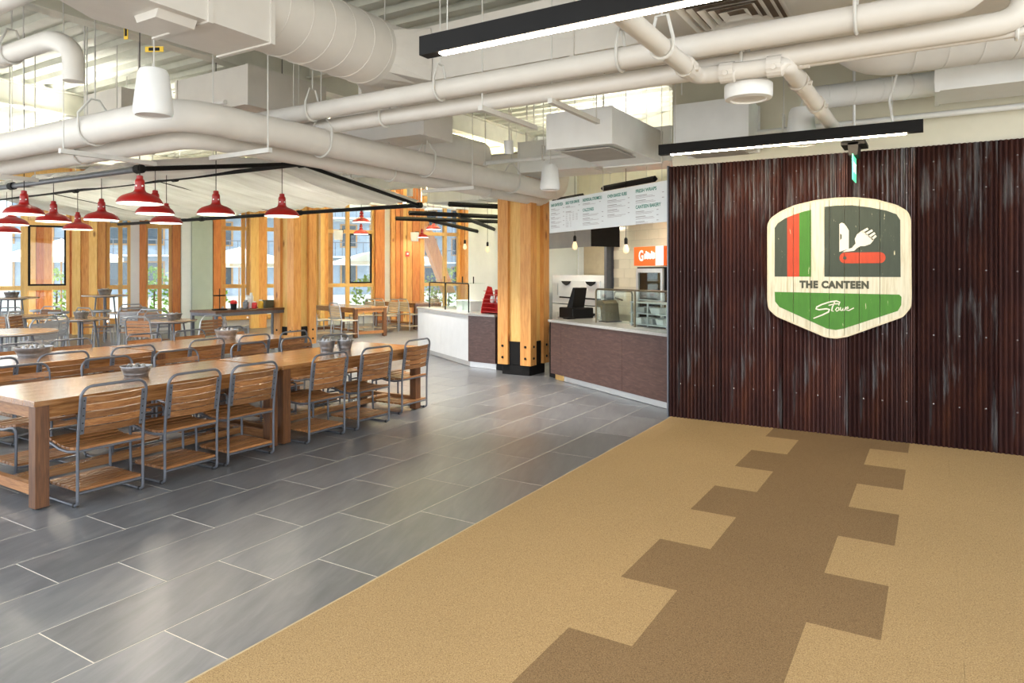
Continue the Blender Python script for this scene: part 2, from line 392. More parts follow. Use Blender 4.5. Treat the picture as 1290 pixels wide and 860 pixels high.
# sign coordinates: centimetre-like units from the photograph crop, x right, z up
SX0, SX1 = -1.466, -.178
def SP(px, py):                    # crop pixel on the sign face -> metres on the sign
    x = -1.466 + (px-66)/(812-66)*(1.288)
    z = 2.335 - (py-(90 if False else 77))/(812-77)*1.375
    return (x, z)
def S(pts): return [SP(*p) for p in pts]
outer_c = [(66,205),(66,625),(72,668),(118,708),(380,808),(437,814),(500,800),(770,690),(808,640),(810,580),(806,195),(790,160),(740,128),(640,95),(540,80),(437,76),(330,84),(220,105),(140,135),(85,170)]
outer = smooth_poly(S(outer_c), [.03]*len(outer_c), 3)
inner_top_r = S([(378,490),(378,122),(440,118),(520,120),(610,135),(690,155),(738,175),(756,205),(758,490)])
inner_top_l = S([(108,490),(108,225),(125,200),(165,175),(215,157),(262,143),(308,134),(308,490)])
low = S([(108,573),(752,578),(762,590),(761,630),(745,660),(480,758),(437,768),(390,762),(135,655),(110,625)])
SIGNY = 7.44
M['signcream'] = wood('aged_cream_paint', (.46,.40,.25), (.64,.60,.45), (.70,.67,.54), 2, 3, .6, rnd=.06)
def worn(name, col):
    m, nt, b = _m(name); b.inputs['Roughness'].default_value = .6; tc = N(nt, 'ShaderNodeTexCoord')
    mu = N(nt, 'ShaderNodeVectorMath', operation='MULTIPLY'); mu.inputs[1].default_value = (16, 1, 3); nt.links.new(tc.outputs['Object'], mu.inputs[0])
    no = N(nt, 'ShaderNodeTexNoise', Scale=1.6, Detail=6.0, Roughness=.7); nt.links.new(mu.outputs[0], no.inputs['Vector'])
    r = ramp(nt, no.outputs['Fac'], [(.32, tuple(c*.8 for c in col)), (.55, col), (.640, col), (.67, (.66,.62,.40))])
    nt.links.new(r.outputs['Color'], b.inputs['Base Color']); return m
M['pgreen'] = worn('dark_green_paint', (.042,.056,.036)); M['plime'] = worn('leaf_green_paint', (.052,.20,.014)); M['pred'] = worn('orange_red_paint', (.52,.052,.012))
sign = thing('shield_sign', 'cream shield-shaped plank sign with green panels and knife emblem on rusted wall', 'sign', (0, SIGNY, 0))
cuts = [-1.47] + [SP(p, 0)[0] for p in (211, 295, 404, 482, 556, 658)] + [-.17]
cuts = [SP(p, 0)[0] for p in (40, 211, 303, 404, 482, 556, 658, 840)]
for i in range(len(cuts)-1):
    pl = clip(clip(outer, cuts[i]+.002, 1), cuts[i+1]-.002, -1)
    MB().prism(pl, 0, .045, 'y').build('plank', M['signcream'], sign)
# bevel rim following the outline
inset = [(p[0]+(-.822-p[0])*.022, p[1]+(1.65-p[1])*.022) for p in outer]
rim = MB(); n_ = len(outer)
rim.add([(p[0], -.004, p[1]) for p in outer] + [(p[0], -.004, p[1]) for p in inset] + [(p[0], .002, p[1]) for p in outer] + [(p[0], .002, p[1]) for p in inset],
        [(i, (i+1) % n_, n_+(i+1) % n_, n_+i) for i in range(n_)] + [(n_+i, n_+(i+1) % n_, 3*n_+(i+1) % n_, 3*n_+i) for i in range(n_)] + [(i, (i+1) % n_, 2*n_+(i+1) % n_, 2*n_+i) for i in range(n_)])
M['signrim'] = plain('worn_cream_edge', (.62,.55,.38), .6, var=.12, scale=9)
rim.build('rim', M['signrim'], sign)
def painted(name, poly, mat, d=.002):
    mb = MB()
    for i in range(len(cuts)-1):
        pl = clip(clip(poly, cuts[i]+.002, 1), cuts[i+1]-.002, -1)
        if len(pl) >= 3: mb.prism(pl, -d, .0005, 'y')
    return mb.build(name, mat, sign)
painted('emblem_panel', inner_top_r, M['pgreen'])
xa, xb = SP(178,0)[0], SP(244,0)[0]
painted('dark_stripe', clip(inner_top_l, xa, -1), M['pgreen'])
painted('red_stripe', clip(clip(inner_top_l, xa, 1), xb, -1), M['pred'])
painted('green_stripe', clip(inner_top_l, xb, 1), M['plime'])
painted('lower_panel', low, M['plime'])
M['ecream'] = plain('emblem_cream', (.74,.70,.58), .6)
knife = MB().prism(S([(456,360),(456,215),(468,208),(480,213),(494,232),(504,250),(504,345),(480,352)][::-1]), -.004, 0, 'y').build('knife_blade', M['ecream'], sign)
MB().prism(S([(460,300),(460,264),(468,272),(468,290)][::-1]), -.005, -.0035, 'y').build('nail_nick', M['pgreen'], knife)
fk = MB()
fk.prism(S([(470,362),(500,346),(520,340),(538,318),(534,295),(545,272),(570,252),(630,300),(612,322),(585,332),(562,332),(545,342),(532,355),(510,358)][::-1]), -.004, 0, 'y')
def bar2(p, q, w):
    P, Q = Vector(p), Vector(q); d = (Q-P).normalized(); nn = Vector((-d.y, d.x))*w/2
    return S([tuple(P+nn), tuple(Q+nn), tuple(Q-nn), tuple(P-nn)])
for (p, q) in (((572,258),(600,243)), ((588,272),(622,252)), ((604,286),(634,266)), ((618,300),(640,280))):
    fk.prism(bar2(p, q, 11), -.004, 0, 'y')
fk.build('fork', M['ecream'], sign)
def pill(x0, x1, y0, y1):
    r = (y1-y0)/2; c = (y0+y1)/2
    return S([(x0+r+r*math.cos(a), c+r*math.sin(a)) for a in [R(90)+R(180)*k/8 for k in range(9)]] + [(x1-r+r*math.cos(a), c+r*math.sin(a)) for a in [R(-90)+R(180)*k/8 for k in range(9)]])
hd = painted('knife_handle', pill(456, 686, 364, 420), M['pred'], .004)
cx, cz = SP(484, 392); MB().lathe([(.016,0),(.016,.002)], 12).xf(Matrix.Translation((cx, -.0035, cz)) @ Matrix.Rotation(R(90), 4, 'X')).build('rivet', M['pgreen'], hd)
def text_mesh(txt, size, mat, name, parent, loc, rot, ext=.001, bold=0.0, sx=1.0, align='CENTER', shear=0.0):
    cu = bpy.data.curves.new(name, 'FONT'); cu.body = txt; cu.size = size; cu.extrude = ext; cu.offset = bold; cu.align_x = align; cu.align_y = 'CENTER'; cu.shear = shear; cu.space_character = 1.0 + (.13 if bold > .004 else 0); cu.resolution_u = 3
    o = bpy.data.objects.new('tmp', cu); COL.objects.link(o)
    bpy.context.view_layer.update()
    dg = bpy.context.evaluated_depsgraph_get()
    me = bpy.data.meshes.new_from_object(o.evaluated_get(dg)); bpy.data.objects.remove(o, do_unlink=True); bpy.data.curves.remove(cu)
    me.materials.clear(); me.materials.append(mat)
    for v in me.vertices: v.co.x *= sx
    return part(name, me, parent, loc, rot)
M['lettering'] = plain('dark_olive_lettering', (.060,.062,.038), .6)
cx, cz = SP(426, 533)
text_mesh('THE CANTEEN', .094, M['lettering'], 'lettering', sign, (cx, -.002, cz), (R(90),0,0), bold=.0058, sx=.90)
# handwritten script, brush strokes
sc_ = MB()
def stroke(pts, w):
    P = [Vector((*SP(*p), 0)) for p in pts]; n = len(P)
    wl = w if isinstance(w, list) else [w]*n
    L, Rr = [], []
    for i in range(n):
        d = (P[min(i+1,n-1)] - P[max(i-1,0)]).normalized(); q = Vector((-d.y, d.x, 0))*wl[i]/2
        L.append((P[i]+q)); Rr.append((P[i]-q))
    for i in range(n-1):
        quad = [L[i], L[i+1], Rr[i+1], Rr[i]]
        sc_.add([(v.x, -.0045, v.y) for v in quad] + [(v.x, -.001, v.y) for v in quad], [(0,1,2,3),(7,6,5,4),(0,4,5,1),(1,5,6,2),(2,6,7,3),(3,7,4,0)])
stroke([(452,640),(458,622),(440,616),(405,622),(365,636),(338,650),(334,660),(350,664),(390,658),(405,662),(400,674),(370,690),(320,711)], [.008,.014,.014,.013,.013,.014,.014,.013,.014,.015,.015,.014,.010])
stroke([(400,640),(428,632),(455,630)], .010)
stroke([(432,622),(420,648),(416,668),(426,670)], .011)
stroke([(444,650),(436,662),(442,670),(454,662),(452,650),(444,650)], .010)
stroke([(462,648),(460,664),(468,666),(476,652),(474,664),(482,664),(490,646)], .010)
stroke([(490,658),(502,652),(500,644),(492,652),(492,662),(504,664),(530,650)], .010)
sc_.build('script_lettering', M['ecream'], sign)

# ================================================================== ROOF DECK AND BEAMS
ZD = 4.30
mb = MB(); y = -.5; pts = []
while y < 24:
    pts += [(y, ZD), (y+.10, ZD), (y+.13, ZD+.06), (y+.27, ZD+.06)]; y += .30
V = [(-21.6, p[0], p[1]) for p in pts] + [(4.6, p[0], p[1]) for p in pts]; n_ = len(pts)
mb.add(V, [(i, i+1, n_+i+1, n_+i) for i in range(n_-1)])
ceil = struct(mb.build('ceiling', M['deck']))
struct(MB().box(-21.8, 4.6, -.5, 24, ZD+.10, ZD+.40).build('ceiling', M['deck']))
def ibeam(x0, x1, y0, y1, z1, h, w, lab):
    mb = MB()
    if x1-x0 > y1-y0:
        c = (y0+y1)/2; mb.box(x0,x1,c-w/2,c+w/2,z1-.02,z1).box(x0,x1,c-.008,c+.008,z1-h+.02,z1-.02).box(x0,x1,c-w/2,c+w/2,z1-h,z1-h+.02)
    else:
        c = (x0+x1)/2; mb.box(c-w/2,c+w/2,y0,y1,z1-.02,z1).box(c-.008,c+.008,y0,y1,z1-h+.02,z1-.02).box(c-w/2,c+w/2,y0,y1,z1-h,z1-h+.02)
    return tag(mb.build('roof_beam', M['beam']), lab, 'beam', 'painted roof beams')
ibeam(-3.0, -2.7, 1.0, 9.4, ZD, .30, .16, 'cream steel roof beam above the rusted wall edge')
ibeam(-7.0, -6.7, 1.0, 22, ZD, .34, .18, 'cream steel roof beam running above the front table row')
ibeam(-11.3, -11.0, 1.0, 22, ZD, .34, .18, 'cream steel roof beam above the round tables')
ibeam(-15.6, -15.3, 2, 22, ZD, .34, .18, 'cream steel roof beam nearest the window wall')
ibeam(-20, 4, 9.45, 9.65, 3.52, .42, .2, 'cream steel girder passing over the timber columns')
for i, yy in enumerate((2.1, 6.2, 12.6)):
    ibeam(-20, 4 if i < 2 else -6, yy, yy+.1, ZD, .22, .12, ['narrow cream joist close overhead','narrow cream joist over the middle of the hall','narrow cream joist beyond the timber columns'][i])
# ================================================================== WINDOW WALL  (local x runs along the wall, -y is the room side)
FA = math.atan2(.8625, .506)
# local x -> direction (.506,.8625); local y (ccw normal) = (-.8625,.506) points outdoors
FP0 = (-20.0, 8.18, 0)
def fpart(mb, name, mat, root, smooth=False): return mb.build(name, mat, root, smooth=smooth)
ZS, ZR, ZT, ZH = .32, 1.20, 2.86, 3.95
wn = [0]
def window(t0, t1, mulls=(), sash=None, transom=True):
    """timber window between t0 and t1 with rails, mullions and separate panes; sash: index of the bay with a dark opening sash"""
    wn[0] += 1
    r = sempty('window_%d' % wn[0], FP0, FA)
    fw = .075
    fpart(MB().box(t0, t0+fw, -.06, .09, ZS, ZH), 'jamb', M['firx'], r); fpart(MB().box(t1-fw, t1, -.06, .09, ZS, ZH), 'jamb', M['firx'], r)
    zs = [ZS, ZR] + ([ZT] if transom else []) + [ZH]
    for z in zs: fpart(MB().box(t0+fw, t1-fw, -.065, .09, z-.055, z+.055), 'rail', M['firx'], r)
    fpart(MB().box(t0, t1, -.16, .09, ZS-.09, ZS-.055), 'window_sill', M['firx'], r)
    xs = [t0+fw] + [m for m in mulls] + [t1-fw]
    for m in mulls: fpart(MB().box(m-.05, m+.05, -.07, .09, ZS+.055, ZH-.055), 'mullion', M['firx'], r)
    for i in range(len(xs)-1):
        a = xs[i] + (.05 if i else 0); b = xs[i+1] - (.05 if i < len(xs)-2 else 0)
        for j in range(len(zs)-1):
            z0, z1 = zs[j]+.055, zs[j+1]-.055
            fpart(MB().box(a, b, .012, .022, z0, z1), 'pane', M['glass'], r)
            if sash == i and j == 1:
                w = .045; sb = MB().box(a,a+w,-.03,.03,z0,z1).box(b-w,b,-.03,.03,z0,z1).box(a+w,b-w,-.03,.03,z0,z0+w).box(a+w,b-w,-.03,.03,z1-w,z1)
                s = fpart(sb, 'sash', M['black'], r)
                fpart(MB().box((a+b)/2-.08,(a+b)/2+.08,-.06,-.03,z0+.005,z0+.03), 'latch', M['black'], s)
    # low wall under and header over
    fpart(MB().box(t0, t1, -.05, .12, 0, ZS-.09), 'apron_panel', M['drywall'], r)
    fpart(MB().box(t0, t1, -.05, .12, ZH+.055, 4.3), 'header_panel', M['firx'], r)
    return r
window(-3.2, .50, (-1.35,)); window(.50, 1.47, (), 0)
window(2.30, 2.86, (2.62,)); window(3.2, 3.86, (3.56,))
window(5.08, 5.88, (5.72,)); window(6.30, 7.86, (7.0,)); window(8.08, 9.60, (8.76,), 1)
window(11.2, 12.55, (12.02,)); window(12.9, 14.6, (13.7,)); window(15.2, 17.0, (16.1,))
# solid pieces of that wall
pw = sempty('wall_window_side', FP0, FA)
def wallbit(t0, t1, mat, y0=-.12, y1=.14, name='wall_panel'): return fpart(MB().box(t0, t1, y0, y1, 0, 4.3), name, mat, pw)
wallbit(1.47, 2.30, M['firr'], -.02); wallbit(2.86, 3.2, M['drywall'], -.10); wallbit(3.86, 4.10, M['firr'], -.05)  # drywall white on the middle strip paints in the light striking a post
wallbit(4.10, 5.08, M['drywall'], -.02); wallbit(5.88, 6.30, M['firr'], -.05); wallbit(7.86, 8.08, M['fir'], -.05)
wallbit(9.60, 9.9, M['firr'], -.18); wallbit(9.9, 10.1, M['drywall'], -.10); wallbit(12.55, 12.9, M['fir'], -.1); wallbit(14.6, 15.2, M['fir'], -.1); wallbit(17.0, 18.6, M['drywall'], -.05)
wallbit(-5.2, -3.2, M['drywall'], -.02)
# plank-clad pier
tcur = 10.1; pal = [M['fir'], M['firr'], M['firr'], M['firp'], M['fir'], M['firr'], M['firr'], M['fir']]
for i, wd in enumerate((.14, .15, .10, .13, .17, .14, .13, .14)):
    fpart(MB().box(tcur+.003, tcur+wd-.003, -.22-.015*(i % 3), .14, 0, 4.3), 'plank', pal[i], pw); tcur += wd
# sage pier and white return stand forward of the wall
sp = tag(MB().box(4.33, 4.86, -.55, -.02, 0, 4.3).build('sage_pier', M['sage'], None, FP0, (0,0,FA)), 'flat sage-green painted pier between two timber windows', 'pier')
tag(MB().box(4.08, 4.32, -.50, -.02, 0, 4.3).build('white_pier', M['drywall'], None, FP0, (0,0,FA)), 'white painted pier beside the sage-green pier', 'pier')
# ------------------------------------------------------------------ timber columns
def wallpost(t, w, dep, lab, mats, off=-.10):
    r = thing('timber_post', lab, 'column', (FP0[0]+.506*t, FP0[1]+.8625*t, 0), FA, 'timber posts along the window wall')
    n = len(mats)
    for i, mm in enumerate(mats):
        a = -w/2 + w*i/n; d = dep if i % 2 == 0 else dep-.07
        fpart(MB().box(a+.002, a+w/n-.002, off-d, off, 0, 4.25), 'post', mm, r)
    return r
wallpost(1.92, .74, .34, 'wide orange built-up timber post behind the high round tables', [M['firp'], M['fir'], M['firp'], M['fir']])
wallpost(3.15, .16, .22, 'slim pale timber post left of the narrow window pair', [M['firr']])
wallpost(3.97, .20, .24, 'slim reddish timber post beside the white pier', [M['firr']])
wallpost(4.98, .20, .40, 'reddish timber post on the right of the sage-green pier', [M['firr']])
wallpost(6.09, .44, .36, 'pale and orange timber post left of the big braced column', [M['firp'], M['fir']])
wallpost(7.97, .24, .30, 'orange timber post just right of the big column', [M['firp'], M['fir']])
wallpost(12.72, .30, .3, 'timber post beside the window with the diagonal brace', [M['fir'], M['firr']])
wallpost(13.5, .5, .4, 'striped timber post seen past the left end of serving counter', [M['fir'], M['firp'], M['fir']])
wallpost(14.9, .5, .4, 'timber post farthest along the window wall', [M['fir'], M['firp']])
# the long diagonal brace outside the braced window
_b = MB().prism([(11.05,3.75),(11.45,3.75),(12.62,.9),(12.22,.9)], -.16, .16, 'y').xf(Matrix.Translation((0,.62,0)))
tag(_b.build('diagonal_brace', M['fir'], None, FP0, (0,0,FA)), 'leaning timber brace seen through the window above the glass guard', 'brace')

bolt_me = MB().lathe([(.020,0),(.020,.012),(.012,.018),(0,.018)], 6).mesh('bolt', M['black'])
def big_column(lab, loc, w=.60, fir=('fir','firp')):
    r = thing('timber_column', lab, 'column', loc, 0, 'big built-up timber columns')
    h = w/2; p = .185; zb = .16; zt = 3.09
    for sx in (-1, 1):
        for sy in (-1, 1):
            x0, x1 = (sx*h, sx*(h-p)); y0, y1 = (sy*h, sy*(h-p))
            po = MB().box(x0, x1, y0, y1, zb, zt).build('post', M[fir[0]], r)
            for zz in (zb+.11, zb+.29):
                part('bolt', bolt_me, po, (sx*(h-p/2), sy*h, zz), (R(90) if sy < 0 else R(-90), 0, 0))
                part('bolt', bolt_me, po, (sx*h, sy*(h-p/2), zz), (0, R(90) if sx > 0 else R(-90), 0))
    q = h-.065
    MB().box(-q, q, -(h-p)-.001, (h-p)+.001, zb+.36, zt).box(-(h-p)-.001, (h-p)+.001, -q, q, zb+.36, zt).build('core', M[fir[1]], r)
    g = h-p-.004
    for sx in (-1, 1):
        MB().box(sx*(q-.02), sx*(q+.02), -g, g, zb, zb+.36).build('steel_plate', M['black'], r)
        MB().box(-g, g, sx*(q-.02), sx*(q+.02), zb, zb+.36).build('steel_plate', M['black'], r)
    MB().bbox(-h+.05, h-.05, -h+.05, h-.05, 0, zb, .01).build('base_shoe', M['black'], r)
    return r
big_column('large orange timber column with black steel base beside the serving counter', (-5.60, 9.55, 0))
big_column('large timber column with black steel plates behind the second table row', (-11.02, 9.68, 0), .58)
MB  # structure complete

# ================================================================== OUTDOORS
M['ground'] = plain('pale_paving', (.52,.50,.46), .9, var=.1, scale=.6)
struct(MB().box(-160, 120, -90, 190, -.35, -.05).build('ground', M['ground']))
M['bgrey'] = plain('grey_siding', (.30,.36,.43), .8, var=.1, scale=2)
M['bpale'] = plain('pale_blue_siding', (.62,.70,.74), .8, var=.05, scale=2)
M['bglass'] = plain('dark_window', (.05,.07,.09), .15, var=.1)
M['btrim'] = plain('warm_trim', (.42,.24,.10), .6, var=.1)
M['roofg'] = plain('grey_roof', (.16,.17,.19), .8, var=.15, scale=3)
def building(name, lab, loc, rz, w, h, dep, mat, nx, nz, balc=True):
    r = thing(name, lab, 'building', loc, rz)
    MB().box(-w/2, w/2, 0, dep, 0, h).build('wall', mat, r)
    MB().prism([(-w/2-.5, h), (w/2+.5, h), (w/2+.5, h+.3), (0, h+w*.18), (-w/2-.5, h+.3)], -.6, dep, 'y').build('roof', M['roofg'], r)
    fh = h/nz
    for j in range(nz):
        for i in range(nx):
            x = -w/2 + w*(i+.5)/nx; z = j*fh + fh*.25
            f = MB().box(x-.62, x+.62, -.06, .02, z-.05, z+fh*.6).build('window', M['btrim'], r)
            MB().box(x-.5, x+.5, -.075, -.05, z+.05, z+fh*.6-.1).build('pane', M['bglass'], f)
        if balc and j:
            b = MB().box(-w/2, w/2, -1.3, 0, j*fh-.12, j*fh).build('balcony', M['bpale'], r)
            rl = MB().box(-w/2, w/2, -1.3, -1.24, j*fh+.95, j*fh+1.02)
            for q in range(int(w/.5)): rl.box(-w/2+q*.5, -w/2+q*.5+.05, -1.29, -1.25, j*fh, j*fh+.95)
            rl.build('railing', M['roofg'], b)
    return r
building('lodge_building', 'grey lodge with timber-trimmed windows and balconies seen through the middle windows', (-43, 30, -.05), R(52), 30, 14, 8, M['bgrey'], 14, 5)
building('lodge_building', 'grey lodge wing farther right beyond the braced window', (-30, 52, -.05), R(22), 20, 10, 8, M['bgrey'], 8, 4)
building('sided_building', 'pale blue sided building close outside the leftmost window', (-30.6, 10.2, -.05), R(69), 5, 7, 5, M['bpale'], 1, 3, False)
M['awn'] = plain('white_awning_cloth', (.82,.84,.84), .8, var=.03)
def parasol(lab, x, y, rad, ztop):
    r = thing('patio_umbrella', lab, 'umbrella', (x, y, -.05), 0, 'white patio umbrellas')
    MB().lathe([(rad, ztop-.75), (rad, ztop-.62), (rad*.5, ztop-.28), (.04, ztop), (0, ztop+.05)], 8).build('canopy', M['awn'], r)
    MB().tube([(0,0,0),(0,0,ztop-.1)], .03, 8).build('pole', M['btrim'], r)
    MB().lathe([(.35,0),(.35,.06),(.05,.10)], 12).build('base', M['roofg'], r)
parasol('white patio umbrella outside the window with dark sash at far left', -25.0, 12.0, 1.9, 2.75)
parasol('white patio umbrella outside the window right of the sage pier', -23.2, 17.6, 2.3, 2.6)
parasol('white patio umbrella outside the window right of the big column', -19.6, 22.2, 2.3, 2.7)
parasol('white patio umbrella outside beside the diagonal brace', -14.4, 27.6, 2.2, 2.6)
M['leaf'] = plain('shrub_leaf', (.16,.34,.05), .7, var=.5, scale=9); M['leaf2'] = plain('pale_shrub_leaf', (.27,.42,.10), .7, var=.4, scale=9)
M['bark'] = plain('bark', (.09,.06,.04), .9, var=.2)
def shrub(lab, x, y, h, rad, mat, seed):
    rnd = random.Random(seed)
    r = thing('shrub', lab, 'shrub', (x, y, -.05), 0, 'shrubs outside the windows')
    mb = MB()
    for k in range(420):
        u = rnd.random(); a = rnd.uniform(0, 6.283); ph = rnd.uniform(-1, 1); rr = rad*(.35+.65*u**.4)
        c = Vector((rr*math.cos(a)*math.sqrt(1-ph*ph), rr*math.sin(a)*math.sqrt(1-ph*ph), h*.52 + ph*h*.46))
        d = Vector((rnd.uniform(-1,1), rnd.uniform(-1,1), rnd.uniform(-.4,1))).normalized(); e = d.cross(Vector((rnd.uniform(-1,1), rnd.uniform(-1,1), .3))).normalized(); l = rnd.uniform(.10,.2)
        mb.add([c, c+d*l*.5+e*l*.3, c+d*l, c+d*l*.5-e*l*.3], [(0,1,2,3)])
    mb.build('foliage', mat, r)
    MB().tube([(0,0,0),(.03,0,h*.3),(.0,.04,h*.75)], [.04,.03,.015], 6).build('stem', M['bark'], r)
shrub('leafy green shrub outside the sash window at far left', -22.4, 10.6, 1.7, .75, M['leaf2'], 1)
shrub('dark green shrub outside the narrow window pair', -21.2, 12.9, 1.8, .7, M['leaf'], 2)
shrub('green shrub outside the window beside the white pier', -20.4, 14.2, 1.7, .7, M['leaf'], 3)
shrub('pale green bush outside the window behind the far tables', -17.6, 19.2, 1.6, .9, M['leaf2'], 4)
shrub('bright green bush behind the glass guard on the white counter', -15.6, 21.0, 1.8, 1.0, M['leaf2'], 5)
shrub('green bush outside beyond the diagonal brace', -14.6, 22.6, 1.6, .9, M['leaf'], 6)
# exterior timber columns
for i, (t, o_, lab) in enumerate(((.72, 1.2, 'orange exterior timber post outside the sash window'), (5.10, 1.3, 'orange exterior timber post outside the window by the sage pier'), (8.30, 1.2, 'orange exterior timber post outside the far tables window'))):
    r = thing('exterior_post', lab, 'column', (FP0[0]+.506*t-.8625*o_, FP0[1]+.8625*t+.506*o_, -.05), FA, 'timber posts standing outdoors')
    for k, mm in enumerate((M['firp'], M['firr'], M['fir'])):
        MB().box(-.27+.18*k, -.27+.18*k+.175, -.15-.03*(k != 1), .15, 0, 4.2).build('post', mm, r)
# ================================================================== TABLES AND CHAIRS
def table(lab, cx, cy, w=.95, l=2.04, h=.737, rz=0.0, name='long_table', group='long timber dining tables', planks=6):
    r = thing(name, lab, 'table', (cx, cy, 0), rz, group)
    pwid = w/planks
    for i in range(planks):
        MB().bbox(-w/2+i*pwid+.0008, -w/2+(i+1)*pwid-.0008, -l/2, l/2, h-.036, h, .0025).build('top_plank', M['teak_y'], r)
    a = .012; lg = .088
    for sx in (-1, 1):
        for sy in (-1, 1):
            x0 = sx*(w/2-a); x1 = sx*(w/2-a-lg); y0 = sy*(l/2-a); y1 = sy*(l/2-a-lg)
            lo = MB().box(x0, x1, y0, y1, .012, h-.036).build('leg', M['teak_z'], r)
            MB().lathe([(.02,0),(.02,.012)], 10, ((x0+x1)/2, (y0+y1)/2, 0)).build('foot_glide', M['blackrub'], lo)
    for sx in (-1, 1): MB().box(sx*(w/2-.03), sx*(w/2-.055), -l/2+.1, l/2-.1, h-.125, h-.036).build('apron', M['teak_y'], r)
    for sy in (-1, 1):
        MB().box(-w/2+.1, w/2-.1, sy*(l/2-.03), sy*(l/2-.055), h-.125, h-.036).build('apron', M['teak_x'], r)
        MB().box(-w/2+.1, w/2-.1, sy*(l/2-.035), sy*(l/2-.08), .085, .155).build('stretcher', M['teak_x'], r)
    MB().box(-.045, .045, -l/2+.08, l/2-.08, .095, .150).build('stretcher', M['teak_y'], r)
    return r
table('front-row long timber table nearest the camera, cut by the left frame edge', -5.63, 3.325)
table('front-row long timber table butted onto the far end of the nearest one', -5.63, 5.405)
table('second-row long timber table at the left frame edge behind the front row', -7.825, 3.46)
table('second-row long timber table ending in front of the big timber column', -7.825, 5.54)

# chair: sitter looks along local +y, origin on the floor
def chair_meshes():
    D = {}; r = .0105; hw = .228
    # back loop: both rear legs and the top rail are one bent tube
    side = [(-.232,.045), (-.232,.38), (-.242,.52), (-.268,.70), (-.276,.755)]
    L = [(-hw, y, z) for y, z in side]
    rad = .075; zc = .815-.0
    top = []
    for k in range(1, 7):
        a = R(180 - 90*k/6); top.append((-hw+rad+rad*math.cos(a), -.276-.012*k/6, .755+rad*math.sin(a)))
    path = L + top + [(-p[0], p[1], p[2]) for p in reversed(top)] + [(-p[0], p[1], p[2]) for p in reversed(L)]
    D['back_loop'] = MB().tube(path, r, 8).mesh('back_loop', M['frame'], True)
    for s, nm in ((-1, 'a'), (1, 'b')):
        x = s*hw
        p = [(x,-.232,.048), (x,-.228,.026), (x,-.205,.0125), (x,-.10,.0115), (x,.10,.0115), (x,.175,.0125), (x,.195,.03), (x,.20,.10), (x,.205,.36), (x,.200,.39), (x,.17,.405), (x,.10,.395), (x,0,.372), (x,-.12,.368), (x,-.232,.385)]
        D['side_'+nm] = MB().tube(p, r, 8).mesh('side_frame', M['frame'], True)
    D['bar'] = MB().tube([(-hw,0,0),(hw,0,0)], .0085, 6).mesh('cross_bar', M['frame'], True)
    D['foot'] = MB().lathe([(.015,0),(.015,.016),(.011,.024)], 8).mesh('foot_cap', M['blackrub'])
    sl = .0585
    D['slat'] = MB().bbox(-hw+.006, hw-.006, -sl/2+.004, sl/2-.004, -.009, .009, .003).mesh('slat', M['teak_x'])
    # shelf slats with clipped front corners for the foremost
    D['slat_r'] = MB().prism([(-hw+.006,-sl/2+.002),(hw-.006,-sl/2+.002),(hw-.018,sl/2-.012),(hw-.045,sl/2-.002),(-hw+.045,sl/2-.002),(-hw+.018,sl/2-.012)], -.009, .009).mesh('slat', M['teak_x'])
    # back slat: gently bowed
    mb = MB(); n = 8; bw = hw-.012; hh = .0222; th = .007; V = []; F = []
    for i in range(n+1):
        x = -bw + 2*bw*i/n; yb = -.022*(1-(x/bw)**2)
        V += [(x, yb-th, -hh), (x, yb+th, -hh), (x, yb+th, hh), (x, yb-th, hh)]
    for i in range(n):
        a = 4*i; b = a+4
        for k in range(4): F.append((a+k, a+(k+1) % 4, b+(k+1) % 4, b+k))
    F += [(3,2,1,0), (4*n, 4*n+1, 4*n+2, 4*n+3)]
    D['bslat'] = mb.add(V, F).mesh('back_slat', M['teak_x'])
    D['plate'] = MB().bbox(-.015, .015, -.132, .132, -.002, .003, .002).mesh('back_plate', M['frame'])
    D['bolt'] = MB().lathe([(.0048,0),(.0048,.002),(.002,.004)], 8).mesh('bolt', M['black'])
    return D, hw
CD, CHW = chair_meshes()
def make_chair():
    r = thing('slat_chair', '', 'chair', (0,0,0), 0)
    part('back_loop', CD['back_loop'], r); part('side_frame', CD['side_a'], r); part('side_frame', CD['side_b'], r)
    part('cross_bar', CD['bar'], r, (0,-.232,.385)); part('cross_bar', CD['bar'], r, (0,.203,.35)); part('cross_bar', CD['bar'], r, (0,-.232,.098)); part('cross_bar', CD['bar'], r, (0,.198,.098))
    for sx in (-1, 1):
        for y in (-.19, .165): part('foot_cap', CD['foot'], r, (sx*CHW, y, 0))
    seat = [(-.205,.395,-.04), (-.145,.388,-.06), (-.085,.383,-.03), (-.025,.384,.05), (.035,.391,.14), (.095,.404,.2), (.155,.417,.12)]
    for i, (y, z, a) in enumerate(seat): part('seat_slat', CD['slat'], r, (0,y,z+.004), (a,0,0))
    for i in range(7): part('shelf_slat', CD['slat_r'] if i == 6 else CD['slat'], r, (0, -.198+.0595*i, .116))
    import math as _ma
    tilt = math.atan2(.268-.242, .70-.52)
    for k in range(5):
        z = .525+.0525*k; y = -.232 - (z-.50)*.145
        part('back_slat', CD['bslat'], r, (0, y+.002, z), (tilt,0,0))
    for sx in (-1, 1):
        p = part('back_plate', CD['plate'], r, (sx*(CHW-.021), -.232-(.63-.50)*.145-.010, .63), (R(90)+tilt, 0, 0))
        for k in range(5): part('bolt', CD['bolt'], p, (0, -.105+.0525*k, .003))
    return r
proto = make_chair(); used = [False]
def place_chair(x, y, rz, lab, group):
    if not used[0]: c = proto; used[0] = True
    else: c = copy_tree(proto)
    c.location = (x, y, 0); c.rotation_euler = (0,0,rz); c['label'] = lab; c['group'] = group
    return c
